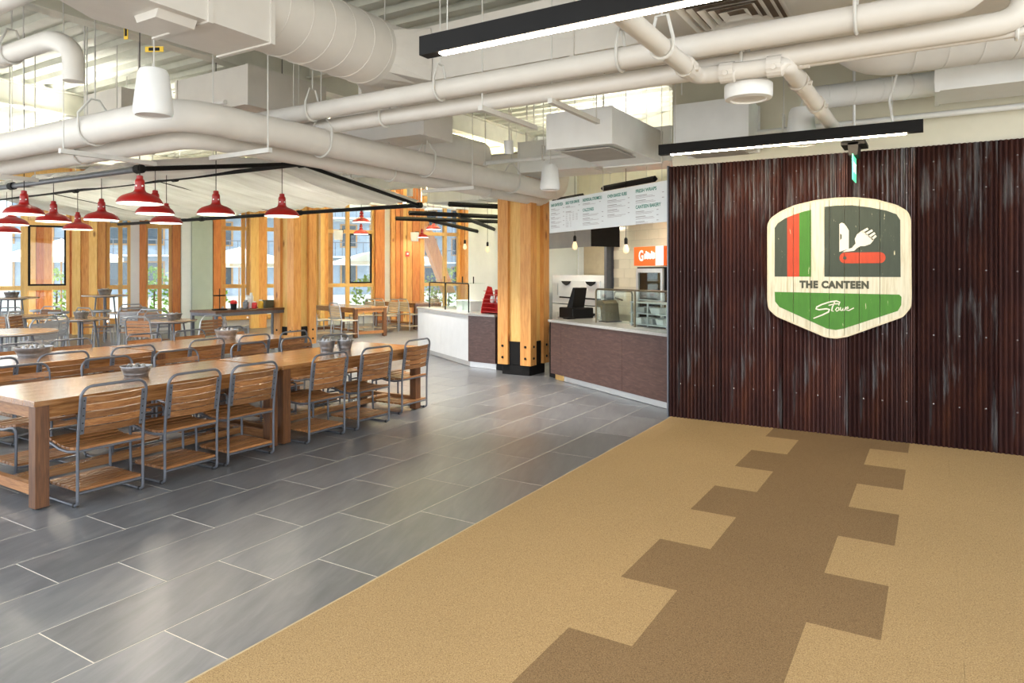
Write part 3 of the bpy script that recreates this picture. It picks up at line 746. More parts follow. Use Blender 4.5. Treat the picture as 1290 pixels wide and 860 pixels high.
# facing -x: local +y -> -x  => rz = +90 deg ; rear legs then stand at x + .232
near = [2.724, 3.340, 3.9075, 4.769, 5.4245, 6.267]
lab_near = ['timber slat chair nearest the camera, back to the aisle, at the nearest table',
            'timber slat chair second from the camera along the aisle side of nearest table',
            'timber slat chair third along the aisle, last at the nearest table',
            'timber slat chair on the aisle just past the joint between the front tables',
            'timber slat chair on the aisle, next to last of the front row',
            'timber slat chair at the far aisle end, standing clear of the front table corner']
for i, y in enumerate(near):
    place_chair(-5.217 - (.155 if i == 5 else 0), y, R(90) + [.0,.03,-.01,.01,-.01,.02][i], lab_near[i], 'slat chairs on the aisle side of the front tables')
farr = [2.80, 3.475, 4.146, 4.993, 5.70, 6.20]
for i, y in enumerate(farr):
    place_chair(-6.135 - [.10,.0,.02,.0,.05,-.06][i], y, R(-90) + [0,.02,-.03,0,.02,-.02][i],
        'timber slat chair facing the aisle across the front tables, %s from the camera' % ORD[i], 'slat chairs on the window side of the front tables')
r2n = [2.85, 3.478, 4.167, 5.024, 5.68, 6.29]
for i, y in enumerate(r2n):
    place_chair(-7.47, y, R(90) + [.02,0,-.02,.01,0,.02][i], 'timber slat chair backing onto the front row at second-row tables, %s from left' % ORD[i], 'slat chairs on the near side of the second-row tables')
r2f = [3.0, 3.645, 4.19, 5.06, 5.694, 6.318]
for i, y in enumerate(r2f):
    place_chair(-8.235, y, R(-90) + [.02,0,-.02,.01,.03,.02][i], 'timber slat chair on window side of second-row tables, %s from left' % ORD[i], 'slat chairs on the far side of the second-row tables')

# ------------------------------------------------------------------ lighter aluminium slat chairs of the back area
def make_alu(name, mat):
    r = thing(name, '', 'chair', (0,0,0), 0)
    MB().tube([(-.24,-.25,0),(-.24,-.23,.44),(-.235,-.29,.78),(-.17,-.30,.86),(.17,-.30,.86),(.235,-.29,.78),(.24,-.23,.44),(.24,-.25,0)], .014, 6).build('back_frame', M['alu'], r, smooth=True)
    for s in (-1, 1):
        MB().tube([(s*.23,.23,0),(s*.23,.21,.43),(s*.235,-.22,.43)], .013, 6).build('leg', M['alu'], r, smooth=True)
    se = MB()
    for k in range(6): se.box(-.225,.225,-.20+.072*k,-.20+.072*k+.062,.435,.452)
    se.build('seat', mat, r)
    bk = MB()
    for k in range(5):
        z = .52+.056*k; y = -.246-(z-.5)*.14; bk.box(-.215,.215,y-.008,y+.006,z,z+.047)
    bk.build('backrest', mat, r)
    if mat is M['palewood']:
        sh = MB()
        for k in range(6): sh.box(-.225,.225,-.20+.072*k,-.20+.072*k+.062,.11,.125)
        sh.build('shelf', mat, r)
    return r
alu_b = make_alu('aluminium_chair', M['teak_x']); alu_g = make_alu('aluminium_chair', M['alu']); alu_p = make_alu('aluminium_chair', M['palewood'])
au = {id(alu_b): False, id(alu_g): False, id(alu_p): False}
def place_alu(pr, x, y, rz, lab, group):
    c = pr if not au[id(pr)] else copy_tree(pr); au[id(pr)] = True
    c.location = (x, y, 0); c.rotation_euler = (0,0,rz); c['label'] = lab; c['group'] = group
    return c
M['rtop'] = wood('round_table_top', (.30,.17,.08), (.40,.24,.12), (.48,.31,.17), 0, 5, .25, coat=.3, rnd=.1)
def round_table(lab, x, y, rad, h, name='round_table', group='round tables', spread=.62):
    r = thing(name, lab, 'table', (x, y, 0), random.uniform(0, 1), group)
    MB().lathe([(rad-.006,h-.034),(rad,h-.028),(rad,h-.006),(rad-.006,h)], 32).build('table_top', M['rtop'], r)
    MB().lathe([(rad+.002,h-.026),(rad+.004,h-.02),(rad+.002,h-.012)], 32, close=False).build('edge_band', M['alu'], r)
    MB().lathe([(rad*spread,h-.06),(rad*spread,h-.034)], 20).build('ring', M['frame'], r)
    for k in range(4):
        a = R(45+90*k); c, s = math.cos(a), math.sin(a)
        MB().tube([(rad*spread*.75*c,rad*spread*.75*s,h-.05),(rad*spread*1.1*c,rad*spread*1.1*s,0)], .017, 6).build('leg', M['frame'], r, smooth=True)
    return r
rts = [(-13.75,6.95,.46,'round table with a tin basket in the middle of the back area'),
       (-11.85,7.55,.43,'round table with a tin basket in front of the sage pier'),
       (-11.6,4.85,.62,'large round table at the left frame edge behind the second row'),
       (-15.6,6.75,.55,'round table at the left frame edge, far behind the second row'),
       (-14.9,8.62,.48,'round table under the narrow window pair')]
for x, y, rad, lab in rts: round_table(lab, x, y, rad, .74)
# chairs about them: (proto, x, y, heading deg of the sitter, label)
ach = [(alu_b,-13.25,7.75,200,'brown-slatted metal chair right of the middle round table, back to the camera'),
       (alu_b,-14.4,6.4,-50,'brown-slatted metal chair left behind the middle round table'),
       (alu_g,-12.9,5.9,110,'silver slatted chair turned aside left of the middle round table'),
       (alu_g,-12.45,5.55,100,'silver slatted chair beside the large left round table'),
       (alu_g,-12.55,4.9,-80,'silver slatted chair behind the large left round table'),
       (alu_b,-14.9,6.1,40,'brown-slatted metal chair in front of the far left round table'),
       (alu_b,-16.2,7.4,-150,'brown-slatted metal chair at the window side of far left round table'),
       (alu_g,-16.3,6.9,-100,'silver slatted chair behind the far left round table'),
       (alu_g,-14.35,8.25,60,'silver slatted chair in front of the table under the narrow windows'),
       (alu_b,-15.55,9.0,-110,'brown-slatted metal chair against the narrow window pair'),
       (alu_b,-15.2,8.0,10,'brown-slatted metal chair left of the table under the narrow windows'),
       (alu_b,-11.45,6.90,20,'brown-slatted metal chair in front of the table by the sage pier'),
       (alu_b,-10.85,7.45,95,'brown-slatted metal chair right of the table by the sage pier'),
       (alu_g,-12.65,7.9,-100,'silver slatted chair behind the table by the sage pier'),
       (alu_g,-12.7,9.6,-40,'silver folding-look chair leaning near the condiment station')]
for pr, x, y, a, lab in ach: place_alu(pr, x, y, R(a-90+180) if False else R(a), lab, 'metal slat chairs around the round tables')
# high tables and stools
round_table('high round table with tin basket near the leftmost window', -16.85, 7.10, .50, 1.07, 'high_table', 'high round tables', .5)
round_table('high round table with tin basket before the wide timber post', -16.75, 9.00, .48, 1.07, 'high_table', 'high round tables', .5)
def stool(lab, x, y):
    r = thing('bar_stool', lab, 'stool', (x, y, 0), 0, 'round bar stools')
    MB().lathe([(.18,.70),(.20,.715),(.20,.745),(.18,.755),(0,.755)], 18).build('seat', M['alu'], r, smooth=True)
    for k in range(4):
        a = R(45+90*k); MB().tube([(.12*math.cos(a),.12*math.sin(a),.71),(.21*math.cos(a),.21*math.sin(a),0)], .013, 6).build('leg', M['alu'], r)
    MB().tube([(.175*math.cos(R(30*k)),.175*math.sin(R(30*k)),.28) for k in range(12)], .009, 6, closed=True).build('foot_ring', M['alu'], r)
for x, y, lab in ((-16.25,7.75,'round metal stool in front of the high table at far left'),(-17.4,7.9,'round metal stool behind the high table at far left'),(-16.05,8.55,'round metal stool left of the high table by the wide post'),(-16.0,9.45,'round metal stool right of the high table by the wide post'),(-16.7,9.75,'round metal stool on the window side of the high table by the wide post')):
    stool(lab, x, y)

# ------------------------------------------------------------------ tin baskets with condiments
M['jarw0'] = plain('shaker_glass', (.30,.29,.27), .3)
def basket(lab, x, y, z, rad=.105, h=.10, n=4, bucket=False):
    r = thing('tin_basket', lab, 'basket', (x, y, z), random.uniform(0, 3), 'tin condiment baskets')
    b = rad*.78
    MB().lathe([(b-.004,.004),(b,0),(b*1.06,h*.25),(b*1.10,h*.28),(b*1.10,h*.34),(rad*.93,h*.6),(rad*.96,h*.64),(rad,h-.006),(rad+.005,h-.003),(rad+.004,h+.003),(rad-.002,h),(b*.98,.008),(0,.008)], 24).build('bucket', M['galv'], r, smooth=True)
    for s in (-1, 1):
        MB().tube([(s*(rad+.002),-.025,h*.85),(s*(rad+.016),-.022,h*.95),(s*(rad+.016),.022,h*.95),(s*(rad+.002),.025,h*.85)], .003, 6).build('handle', M['galv'], r)
    for k in range(n):
        a = 6.283*k/n+.4; q = rad*.45
        MB().lathe([(.022,.008),(.022,h*1.02),(.014,h*1.12),(.014,h*1.2),(0,h*1.2)], 10, (q*math.cos(a),q*math.sin(a),0)).build('shaker', M['jarw0'] if k % 3 == 0 else M['galv'], r, smooth=True)
    return r
basket('shallow tin basket of shakers on the nearest table', -5.70, 3.32, .737, .115, .088)
basket('tall tin basket on the front row second table, left of its twin', -5.70, 5.45, .737, .085, .12, 3)
basket('tall tin basket on the front row second table, right of its twin', -5.60, 5.62, .737, .085, .12, 3)
basket('wide tin basket on the second-row table at left', -7.95, 3.55, .737, .17, .10, 6)
basket('tin basket on the second-row table before the condiment station', -7.90, 5.80, .737, .14, .12, 5)
basket('tin basket on the middle round table', -13.75, 6.95, .74, .13, .12)
basket('tin basket on the round table by the sage pier', -11.85, 7.60, .74, .13, .11)
basket('tin basket on the far left high table', -16.85, 7.10, 1.07, .14, .11)
basket('tin basket on the high table by the wide post', -16.75, 9.00, 1.07, .15, .13)

# ------------------------------------------------------------------ condiment station
st = thing('condiment_station', 'dark steel-framed station table holding condiments left of the big column', 'table', (-11.45, 8.85, 0), 0)
MB().bbox(-.38,.38,-.95,.95,.86,.90,.004).build('table_top', M['teak_z'], st)
for sx in (-1, 1):
    for sy in (-1, 1): MB().box(sx*.37,sx*.32,sy*.94,sy*.89,0,.86).build('leg', M['frame'], st)
for sx in (-1, 1): MB().box(sx*.37,sx*.33,-.89,.89,.80,.86).build('rail', M['frame'], st)
for sy in (-1, 1): MB().box(-.32,.32,sy*.94,sy*.90,.80,.86).build('rail', M['frame'], st)
t = thing('tiered_stand', 'dark two-tier stand on the left end of the condiment station', 'stand', (-11.4, 8.22, .90), 0)
MB().lathe([(.13,0),(.14,.02),(.13,.015),(0,.012)], 18).build('lower_tray', M['black'], t); MB().lathe([(.10,.26),(.115,.28),(.10,.275),(0,.27)], 18).build('upper_tray', M['black'], t); MB().tube([(0,0,0),(0,0,.40)], .008, 6).build('stem', M['black'], t)
t = thing('sauce_tub', 'black tub heaped with red packets on the condiment station', 'tub', (-11.3, 8.45, .90), 0)
MB().lathe([(.05,0),(.06,.11),(.055,.11),(.048,.01)], 14).build('tub', M['black'], t); MB().lathe([(.055,.10),(.075,.13),(.05,.17),(0,.185)], 9).build('packets', M['redrack'], t)
M['jarw'] = plain('white_plastic', (.80,.80,.78), .4); M['yel'] = plain('mustard_yellow', (.72,.45,.03), .4); M['olive'] = plain('olive_caddy', (.09,.09,.05), .5)
def jar(lab, x, y, r_, h, mat, cap):
    t = thing('condiment_jar', lab, 'jar', (x, y, .90), 0, 'jars on the condiment station')
    MB().lathe([(r_*.95,0),(r_,.01),(r_,h*.75),(r_*.6,h*.85)], 12).build('body', mat, t, smooth=True); MB().lathe([(r_*.6,h*.85),(r_*.6,h),(0,h)], 10).build('lid', cap, t)
jar('tin canister beside the red packets on the station', -11.3, 8.72, .055, .17, M['galv'], M['galv'])
jar('white bottle with tall cap on the station', -11.4, 8.84, .045, .26, M['jarw'], M['jarw'])
jar('red-banded white jar on the station', -11.3, 8.92, .05, .14, M['redrack'], M['jarw'])
jar('yellow mustard jar on the station', -11.28, 9.05, .05, .17, M['yel'], M['jarw'])
jar('tall white bottle behind the mustard jar', -11.5, 9.0, .045, .3, M['jarw'], M['jarw'])
t = thing('cutlery_caddy', 'dark olive wire caddy at the right of the condiment jars', 'caddy', (-11.35, 9.25, .90), 0)
MB().box(-.09,.09,-.10,.10,0,.012).box(-.09,-.08,-.10,.10,.012,.15).box(.08,.09,-.10,.10,.012,.15).box(-.08,.08,-.10,-.09,.012,.15).box(-.08,.08,.09,.10,.012,.15).build('box', M['olive'], t)
MB().box(-.08,.08,-.004,.004,.012,.15).build('divider', M['olive'], t)

# ------------------------------------------------------------------ far tables with pale slat chairs
table('far timber table with pale chairs beyond the big column', -12.86, 13.04, .95, 2.1, .74, R(76), 'long_table')
table('farthest timber table in front of the plank-clad pier', -13.21, 15.76, .95, 2.1, .74, R(76), 'long_table')
fa = [(-12.55,12.05,-14,'pale slat chair at the near side of far table, rightmost'),(-13.20,11.88,-14,'pale slat chair at the near side of far table, left of the rightmost'),
      (-12.95,13.95,166,'pale slat chair on the window side of far table, right'),(-13.65,13.75,166,'pale slat chair on the window side of far table, left'),
      (-12.75,14.80,-14,'pale slat chair at the near side of farthest table, right'),(-13.45,14.62,-14,'pale slat chair at the near side of farthest table, left'),(-13.5,16.45,166,'pale slat chair behind the farthest table by the pier')]
for x, y, a, lab in fa: place_alu(alu_p, x+.34, y+.21, R(a), lab, 'pale slat chairs around the far tables')
# ================================================================== CEILING SERVICES
def fillet(path, rad, n=6):
    P = [Vector(p) for p in path]; out = [P[0]]
    for i in range(1, len(P)-1):
        a = (P[i-1]-P[i]); b = (P[i+1]-P[i]); h = min(rad, a.length*.49, b.length*.49)
        A, B = P[i]+a.normalized()*h, P[i]+b.normalized()*h
        for k in range(n+1):
            t = k/n; out.append(A*(1-t)**2 + P[i]*2*t*(1-t) + B*t*t)
    return out + [P[-1]]
def pipe(lab, path, r, rad=.2, hang=(), rings=(), mat='white', name='ceiling_pipe', group='white ceiling pipes', n=16):
    b = Vector(path[0]); o = thing(name, lab, 'pipe', tuple(b), 0, group)
    loc = [Vector(p)-b for p in path]
    MB().tube(fillet(loc, rad), r, n).build('pipe', M[mat], o, smooth=True)
    def along(s):
        for i in range(len(loc)-1):
            L = (loc[i+1]-loc[i]).length
            if s <= L: return loc[i] + (loc[i+1]-loc[i])*(s/L), (loc[i+1]-loc[i]).normalized()
            s -= L
        return loc[-1], (loc[-1]-loc[-2]).normalized()
    for s in rings:
        p, t = along(s)
        MB().tube([p-t*.045, p-t*.045, p+t*.045, p+t*.045], [r, r*1.22, r*1.22, r], n).build('coupling', M[mat], o, smooth=False)
        q = Vector((-t.y, t.x, 0))
        lug = MB().tube([p+q*(r*1.15)+Vector((0,0,r*.5)), p+q*(r*1.5)+Vector((0,0,r*.6))], .018, 6).tube([p-q*(r*1.15)+Vector((0,0,-r*.3)), p-q*(r*1.5)+Vector((0,0,-r*.4))], .018, 6)
        lug.build('clamp_lug', M[mat], o)
    for s in hang:
        p, t = along(s); q = Vector((-t.y, t.x, 0)) if abs(t.z) < .9 else Vector((1,0,0))
        top = p + Vector((0,0,r+.13))
        zz = Vector((0,0,1)); R_ = r+.010
        loop = [top+q*.035, p+q*R_+zz*(r*.9)] + [p + q*(R_*math.cos(R(-180*k/8))) + zz*(R_*math.sin(R(-180*k/8))) for k in range(9)] + [p-q*R_+zz*(r*.9), top-q*.035]
        mb = MB().tube(loop, .011, 6, closed=True)
        h = mb.build('hanger', M['rod'], o, smooth=True)
        MB().tube([top, (top.x, top.y, ZD-b.z)], .006, 6).build('hanger_rod', M['rod'], h)
    return o
pipe('thick insulated pipe crossing the picture from upper left toward the menu board', [(-14.5,3.30,2.87),(-5.05,3.30,2.86),(-5.03,9.75,2.85),(-5.03,9.75,3.6)], .132, .34, (5.2,8.2,10.9,12.5,14.4), (), 'white')
pipe('second insulated pipe tucked behind the thick one', [(-14.5,3.62,2.76),(-5.36,3.62,2.76),(-5.36,9.9,2.75),(-5.36,9.9,3.5)], .095, .3, (4.2,7.4,11.6,13.6))
pipe('straight insulated pipe running left to right below the big duct', [(-6.6,4.60,3.12),(.22,4.60,3.12),(.22,4.60,4.2)], .078, .16, (1.6,3.1,4.7,6.2))
pipe('lower twin of the pipe below the big duct', [(-6.6,4.82,3.02),(.44,4.82,3.02),(.44,4.82,4.2)], .070, .16, (2.3,5.5))
pipe('sprinkler main zigzagging above the two slim lamps', [(-1.39,1.2,2.95),(-1.39,4.72,2.95),(-.82,4.76,2.95),(-.80,7.40,2.95)], .058, .09, (1.8,2.8), (3.28,3.72,4.02,4.55,5.35), name='sprinkler_pipe', group='sprinkler pipes')
pipe('thin sprinkler branch leaving the main toward the right edge', [(-.80,4.86,2.97),(2.6,4.86,2.97)], .028, .05, (1.2,), (.06,), name='sprinkler_pipe', group='sprinkler pipes', n=10)
pipe('thin white pipe along the cream wall above the rusted sheets', [(-2.3,7.40,3.04),(3.6,7.40,3.04)], .028, .05, (1.0,3.6), (), 'white2', n=10)
pipe('white pipe bending near the top left corner above another', [(-9.6,2.62,3.78),(-5.55,2.62,3.78)], .085, .1, (2.9,), (3.9,))
pipe('white pipe with a valve wheel at the top left', [(-9.6,2.95,3.55),(-6.25,2.95,3.55),(-5.95,2.95,3.40),(-5.95,2.95,3.15)], .080, .25, (2.6,), (2.4,))
pipe('slim pipe left of the big duct just under the roof deck', [(-12,2.2,4.05),(-4.9,2.2,4.05)], .04, .1, (2.5,5.0))
pipe('thin conduit crossing behind the thick pipe', [(-9.5,8.2,3.15),(-2.6,8.2,3.15)], .028, .1, (1.5,3.2,5.0), (), 'white2', n=8)
pipe('thin conduit running over the striped canopy', [(-14,4.1,3.18),(-5.6,4.1,3.18)], .022, .1, (3,5.5,7), (), 'white', n=8)
pipe('pale pipe farther back over the canopy', [(-14,7.8,3.42),(-5.6,7.8,3.42)], .06, .1, (3,5.5,7), (), 'white')
pipe('dusky pipe high over the far left of the canopy', [(-15,5.4,3.62),(-7.4,5.4,3.62)], .075, .1, (3,5.5), (), 'white')
M['tag'] = plain('yellow_tag', (.75,.48,.02), .5)
for i, (x,y,z,w,h) in enumerate(((-5.3,2.93,3.68,.03,.12),(-5.2,2.95,3.42,.03,.12),(-5.0,3.05,3.28,.14,.04))):
    t = thing('pipe_tag', ['yellow label hanging upright on the top left pipe, higher one','yellow label hanging upright on the top left pipe, lower one','yellow label lying level by the valve at top left'][i], 'label', (x,y,z), .5, 'yellow pipe labels')
    MB().box(-w/2,w/2,-.003,.003,-h/2,h/2).build('plate', M['tag'], t); MB().box(-w*.3,w*.3,-.0045,-.003,-h*.3,h*.3).build('print', M['black'], t); MB().tube([(0,0,h/2),(0,0,h/2+.35)], .003, 5).build('wire', M['rod'], t)
# trapeze hangers: struts with two rods
def trapeze(lab, x, y, z, L, alongx):
    o = thing('strut_hanger', lab, 'hanger', (x, y, z), 0 if alongx else R(90), 'strut hangers carrying the pipes')
    MB().box(-L/2, L/2, -.02, .02, -.02, .02).build('strut', M['rod'], o)
    for s in (-1, 1): MB().tube([(s*(L/2-.03),0,.02),(s*(L/2-.03),0,ZD-z)], .006, 6).build('rod', M['rod'], o)
trapeze('strut hanger under the thick pipe at left', -6.35, 3.46, 2.64, .85, False)
trapeze('strut hanger under the thick pipe by the white speaker', -5.2, 3.95, 2.64, .80, True)
trapeze('strut hanger under the thick pipe at the far left', -8.6, 3.46, 2.64, .85, False)
trapeze('strut hanger under the pipe pair below the big duct', -3.1, 5.05, 2.92, .9, False)
trapeze('strut hanger right of the vertical slim rods below the big duct', -2.55, 5.2, 2.94, .9, False)
trapeze('strut hanger under the thick pipe near its right end', -5.2, 7.0, 2.64, .80, True)

# loose threaded rods seen between the ducts
rods = [(-6.2,5.5),(-5.9,6.4),(-4.4,5.9),(-4.0,6.9),(-3.6,6.2),(-3.3,7.2),(-7.6,3.9),(-8.3,4.6),(-6.9,3.0),(-7.2,2.6),(-4.9,6.2),(-3.0,6.8),(-2.0,6.3),(-9.3,3.9),(-5.6,4.9),(-6.6,6.9)]
rod_me = MB().tube([(0,0,0),(0,0,1.0)], .0055, 6).mesh('threaded_rod', M['rod'])
for i, (x, y) in enumerate(rods):
    z0 = 3.05 + .25*((i*7) % 5)/5
    o = part('threaded_rod', rod_me, None, (x, y, z0)); o.scale = (1, 1, ZD-z0)
    tag(o, 'thin painted rod hanging from the roof deck among the pipes and ducts', 'rod', 'thin rods hanging from the deck')

# ------------------------------------------------------------------ ducts
def rect_duct(lab, x0, x1, y0, y1, z0, z1, axis='x', seam=1.2, mat='white', group='rectangular ducts', stubs=()):
    o = thing('rectangular_duct', lab, 'duct', ((x0+x1)/2, (y0+y1)/2, z0), 0, group)
    w, l, h = (x1-x0)/2, (y1-y0)/2, z1-z0
    MB().box(-w, w, -l, l, 0, h).build('duct_body', M[mat], o)
    L = 2*w if axis == 'x' else 2*l; n = max(1, int(L/seam))
    for k in range(n+1):
        c = -L/2 + L*k/n; e = .012; f = .018
        c = max(-L/2+f, min(L/2-f, c))
        if axis == 'x': mb = MB().box(c-f,c+f,-l-e,l+e,-e,0).box(c-f,c+f,-l-e,-l,0,h).box(c-f,c+f,l,l+e,0,h)
        else: mb = MB().box(-w-e,w+e,c-f,c+f,-e,0).box(-w-e,-w,c-f,c+f,0,h).box(w,w+e,c-f,c+f,0,h)
        mb.build('flange', M[mat], o)
    return o
big = rect_duct('large white rectangular duct running across behind the near slim lamp', -4.74, 4.4, 4.95, 5.95, 3.33, 3.82, 'x', 1.83)
rect_duct('flat white plenum holding the square grille overhead', -1.82, -.05, 4.10, 4.93, 3.30, 3.80, 'x', 1.5)
# square diffuser in its underside
df = thing('ceiling_diffuser', 'square louvred grille in the underside of the flat plenum', 'vent', (-1.10, 4.60, 3.283), 0)
for k in range(5):
    a = .31-.055*k; b = a-.038; z = .0+.006*(k % 2)
    MB().add([(-a,-a,z-.012),(a,-a,z-.012),(a,a,z-.012),(-a,a,z-.012),(-b,-b,z+.012),(b,-b,z+.012),(b,b,z+.012),(-b,b,z+.012)], [(0,1,5,4),(1,2,6,5),(2,3,7,6),(3,0,4,7)]).build('louvre', M['white'], df)
MB().box(-.27,.27,-.27,.27,.012,.0135).build('backing', plain('dark_duct_inside', (.16,.12,.09), .8), df)
td = thing('tapered_duct', 'white tapered duct filling the top left of the picture', 'duct', (-4.3, 2.8, 3.22), 0, 'rectangular ducts')
MB().prism([(-.26,.50),(-.28,-.42),(-.12,-.70),(.12,-1.2),(.32,-1.2),(.32,.50)], 0, .73, 'z').build('duct_body', M['white'], td)
MB().box(-.275,.335,.47,.505,-.012,0).box(.32,.335,.47,.505,0,.73).build('flange', M['white'], td); MB().box(-.29,.335,-.02,.015,-.012,0).box(.32,.335,-.02,.015,0,.73).build('flange', M['white'], td)
o = tag(MB().prism([(-.10,0),(.10,0),(.13,.05),(-.13,.05)], -.13, .13, 'y').build('duct_pan', M['white'], None, (-4.17, 2.62, 3.17)), 'shallow tapered pan under the top left duct', 'duct')
def round_duct(lab, path, r, name='round_duct', mat='white', seams=True, group='round spiral ducts'):
    b = Vector(path[0]); o = thing(name, lab, 'duct', tuple(b), 0, group)
    loc = fillet([Vector(p)-b for p in path], r*1.6, 8)
    MB().tube(loc, r, 28).build('duct_body', M[mat], o, smooth=True)
    if seams:
        tot = 0
        for i in range(len(loc)-1):
            seg = loc[i+1]-loc[i]; L = seg.length; t = seg.normalized()
            if L < .25: continue
            k = 0
            while k*.22 < L-.1:
                p = loc[i]+t*(.08+k*.22); k += 1
                q = t.cross(Vector((0,0,1))); q = q.normalized() if q.length > .1 else Vector((1,0,0)); w = q.cross(t)
                pts = [p + (q*math.cos(6.2832*j/28)+w*math.sin(6.2832*j/28))*(r+.001) + t*(.06*math.cos(6.2832*j/28)) for j in range(28)]
                MB().tube(pts, .004, 5, closed=True).build('seam', M[mat], o)
    return o
round_duct('big round spiral duct joining the top left duct to the large one', [(-4.27,3.31,3.56),(-4.27,4.60,3.56)], .30)
tr_ = thing('duct_transition', 'square-to-round sheet transition where the round duct meets the large one', 'duct', (-4.27,4.60,3.56), 0)
_n = 24; _V = []
for k in range(_n):
    a = 6.28318*k/_n; _V.append((.30*math.cos(a), 0, .30*math.sin(a)))
for k in range(_n):
    a = 6.28318*k/_n; c_, s_ = math.cos(a), math.sin(a); m_ = max(abs(c_)/.42, abs(s_)/.235); _V.append((c_/m_, .34, s_/m_))
MB().add(_V, [(k,(k+1)%_n,_n+(k+1)%_n,_n+k) for k in range(_n)]).build('transition', M['white'], tr_)
round_duct('white spiral duct with a rounded end above the right slim lamp', [(-.62,6.30,4.2),(-.62,6.30,3.42),(4.4,6.30,3.42)], .235, mat='white2')
round_duct('small round duct run behind the spiral duct', [(-.95,6.95,3.22),(.02,6.95,3.22)], .105, mat='white2')
rect_duct('white box at the end of the small round duct', 0.0, 2.2, 6.70, 7.25, 3.10, 3.36, 'x', .7, 'white2')
rect_duct('white box diffuser hanging left of the right slim lamp', -3.33, -2.64, 6.15, 7.6, 2.85, 3.20, 'y', 1.4, 'white2')
o = tag(MB().box(-3.25,-2.72,6.3,7.0,2.826,2.837).build('air_grille', plain('grey_grille', (.42,.40,.37), .7)), 'grey grille under the hanging box diffuser near the menu board', 'vent')
rect_duct('white box diffuser hanging above the right slim lamp end', -2.29, -1.56, 6.98, 7.50, 2.86, 3.33, 'y', 1.3, 'white2')
tag(MB().box(-2.2,-1.65,7.05,7.45,2.836,2.847).build('air_grille', bpy.data.materials['grey_grille']), 'grey grille under the box diffuser beside the sprinkler main', 'vent')
rect_duct('pale rectangular duct high behind the white speaker', -7.6, -6.3, 4.9, 6.0, 3.42, 3.85, 'x', 1.3, 'white')
rect_duct('tall duct section behind the round duct at upper left', -6.1, -4.7, 5.9, 6.4, 3.10, 3.62, 'x', .7, 'white')
rect_duct('long duct over the middle of the hall behind the thick pipe', -5.2, -2.9, 8.7, 9.4, 3.05, 3.50, 'x', 1.1, 'white2')
rect_duct('long pale duct far over the canopy', -15.5, -7.2, 9.0, 9.6, 3.35, 3.85, 'x', 1.6, 'white')
rect_duct('duct crossing over the back of the canopy', -9.2, -8.4, 4.7, 9.0, 3.42, 3.85, 'y', 1.4, 'white')
rect_duct('low white duct between column and canopy corner', -8.2, -5.9, 10.4, 11.0, 2.92, 3.25, 'x', 1.0, 'white2')
round_duct('curved duct elbow near the middle of the ceiling', [(-6.1,7.35,3.28),(-5.6,7.35,3.28),(-5.6,8.3,3.28)], .20, seams=False)

dv = thing('round_ceiling_speaker', 'round white disc hanging under the sprinkler main', 'speaker', (-1.10, 4.95, 2.80), 0)
MB().lathe([(.12,0),(.155,.006),(.16,.03),(.16,.10),(.14,.12),(0,.12)], 28, close=False).build('rim', M['white2'], dv, smooth=True); MB().lathe([(0,.012),(.12,.010),(.122,0)], 24, close=False).build('grille', M['whiteen'], dv); MB().tube([(.0,.0,.12),(0,0,.5)], .012, 6).build('stem', M['rod'], dv)
# ------------------------------------------------------------------ pendant speakers
def speaker(lab, x, y, z, s=1.0):
    o = thing('pendant_speaker', lab, 'speaker', (x, y, z), 0, 'white pendant speakers')
    MB().lathe([(.135*s,.0),(.15*s,.03*s),(.148*s,.08*s),(.118*s,.34*s),(.10*s,.375*s),(0,.38*s)], 28, close=False).build('cabinet', M['white2'], o, smooth=True)
    MB().lathe([(0,.012*s),(.128*s,.012*s),(.135*s,0)], 24, close=False).build('grille', M['whiteen'], o)
    MB().tube([(0,0,.38*s),(.008,0,.45*s),(0,0,ZD-z)], .005, 6).build('cable', M['rod'], o)
    MB().tube([(-.03*s,0,.37*s),(0,0,.42*s),(.03*s,0,.37*s)], .006, 6).build('bracket', M['rod'], o)
speaker('white pendant speaker hanging in front of the thick pipe at upper left', -4.88, 2.97, 2.75, .90)
speaker('small white pendant speaker over the timber column', -4.05, 7.55, 2.62, .82)
speaker('white pendant speaker half hidden above the right slim lamp', -1.05, 6.85, 2.78, .9)
def wallspeaker(lab, x, y, z):
    o = thing('wall_speaker', lab, 'speaker', (x, y, z), .55, 'white bracket speakers')
    MB().prism([(-.10,0),(.10,0),(.115,.27),(-.115,.27)], -.10, .08, 'y').build('cabinet', M['white2'], o)
    MB().box(.0,.11,.08,.20,.20,.30).build('bracket', M['black'], o)
wallspeaker('white bracket speaker high on the timber post right of the big column', -14.4, 14.2, 2.52); wallspeaker('white bracket speaker high on the plank-clad pier', -13.6, 16.6, 2.55)

# ------------------------------------------------------------------ slim linear lamps
def linear_lamp(lab, x0, y, z, L, axis='x', cord=None, group='slim black linear lamps', es=True, hh=.105, ww=.075, glow='lampglow'):
    o = thing('linear_lamp', lab, 'lamp', (x0, y, z), 0 if axis == 'x' else R(axis), group)
    MB().box(0, L, -ww/2, ww/2, .004, hh).build('housing', M['black'], o)
    if es: MB().box(.12, L-.12, -ww/2+.016, ww/2-.016, -.002, .004).build('diffuser', M[glow], o)
    for q in ((.07, .9) if cord is None else cord):
        MB().tube([(L*q,0,hh),(L*q,0,ZD-z)], .003, 5).build('suspension_cable', M['rod'], o)
    return o
linear_lamp('slim black linear lamp nearest the camera, running off the top edge', -2.356, 2.95, 2.765, 2.28)
l2 = linear_lamp('slim black linear lamp in front of the rusted wall', -2.35, 6.70, 2.77, 2.27)
MB().tube([(2.05,0,.10),(2.02,.02,.30),(2.10,.02,.6),(2.10,0,1.5)], .010, 6).build('power_cord', M['white2'], l2, smooth=True)
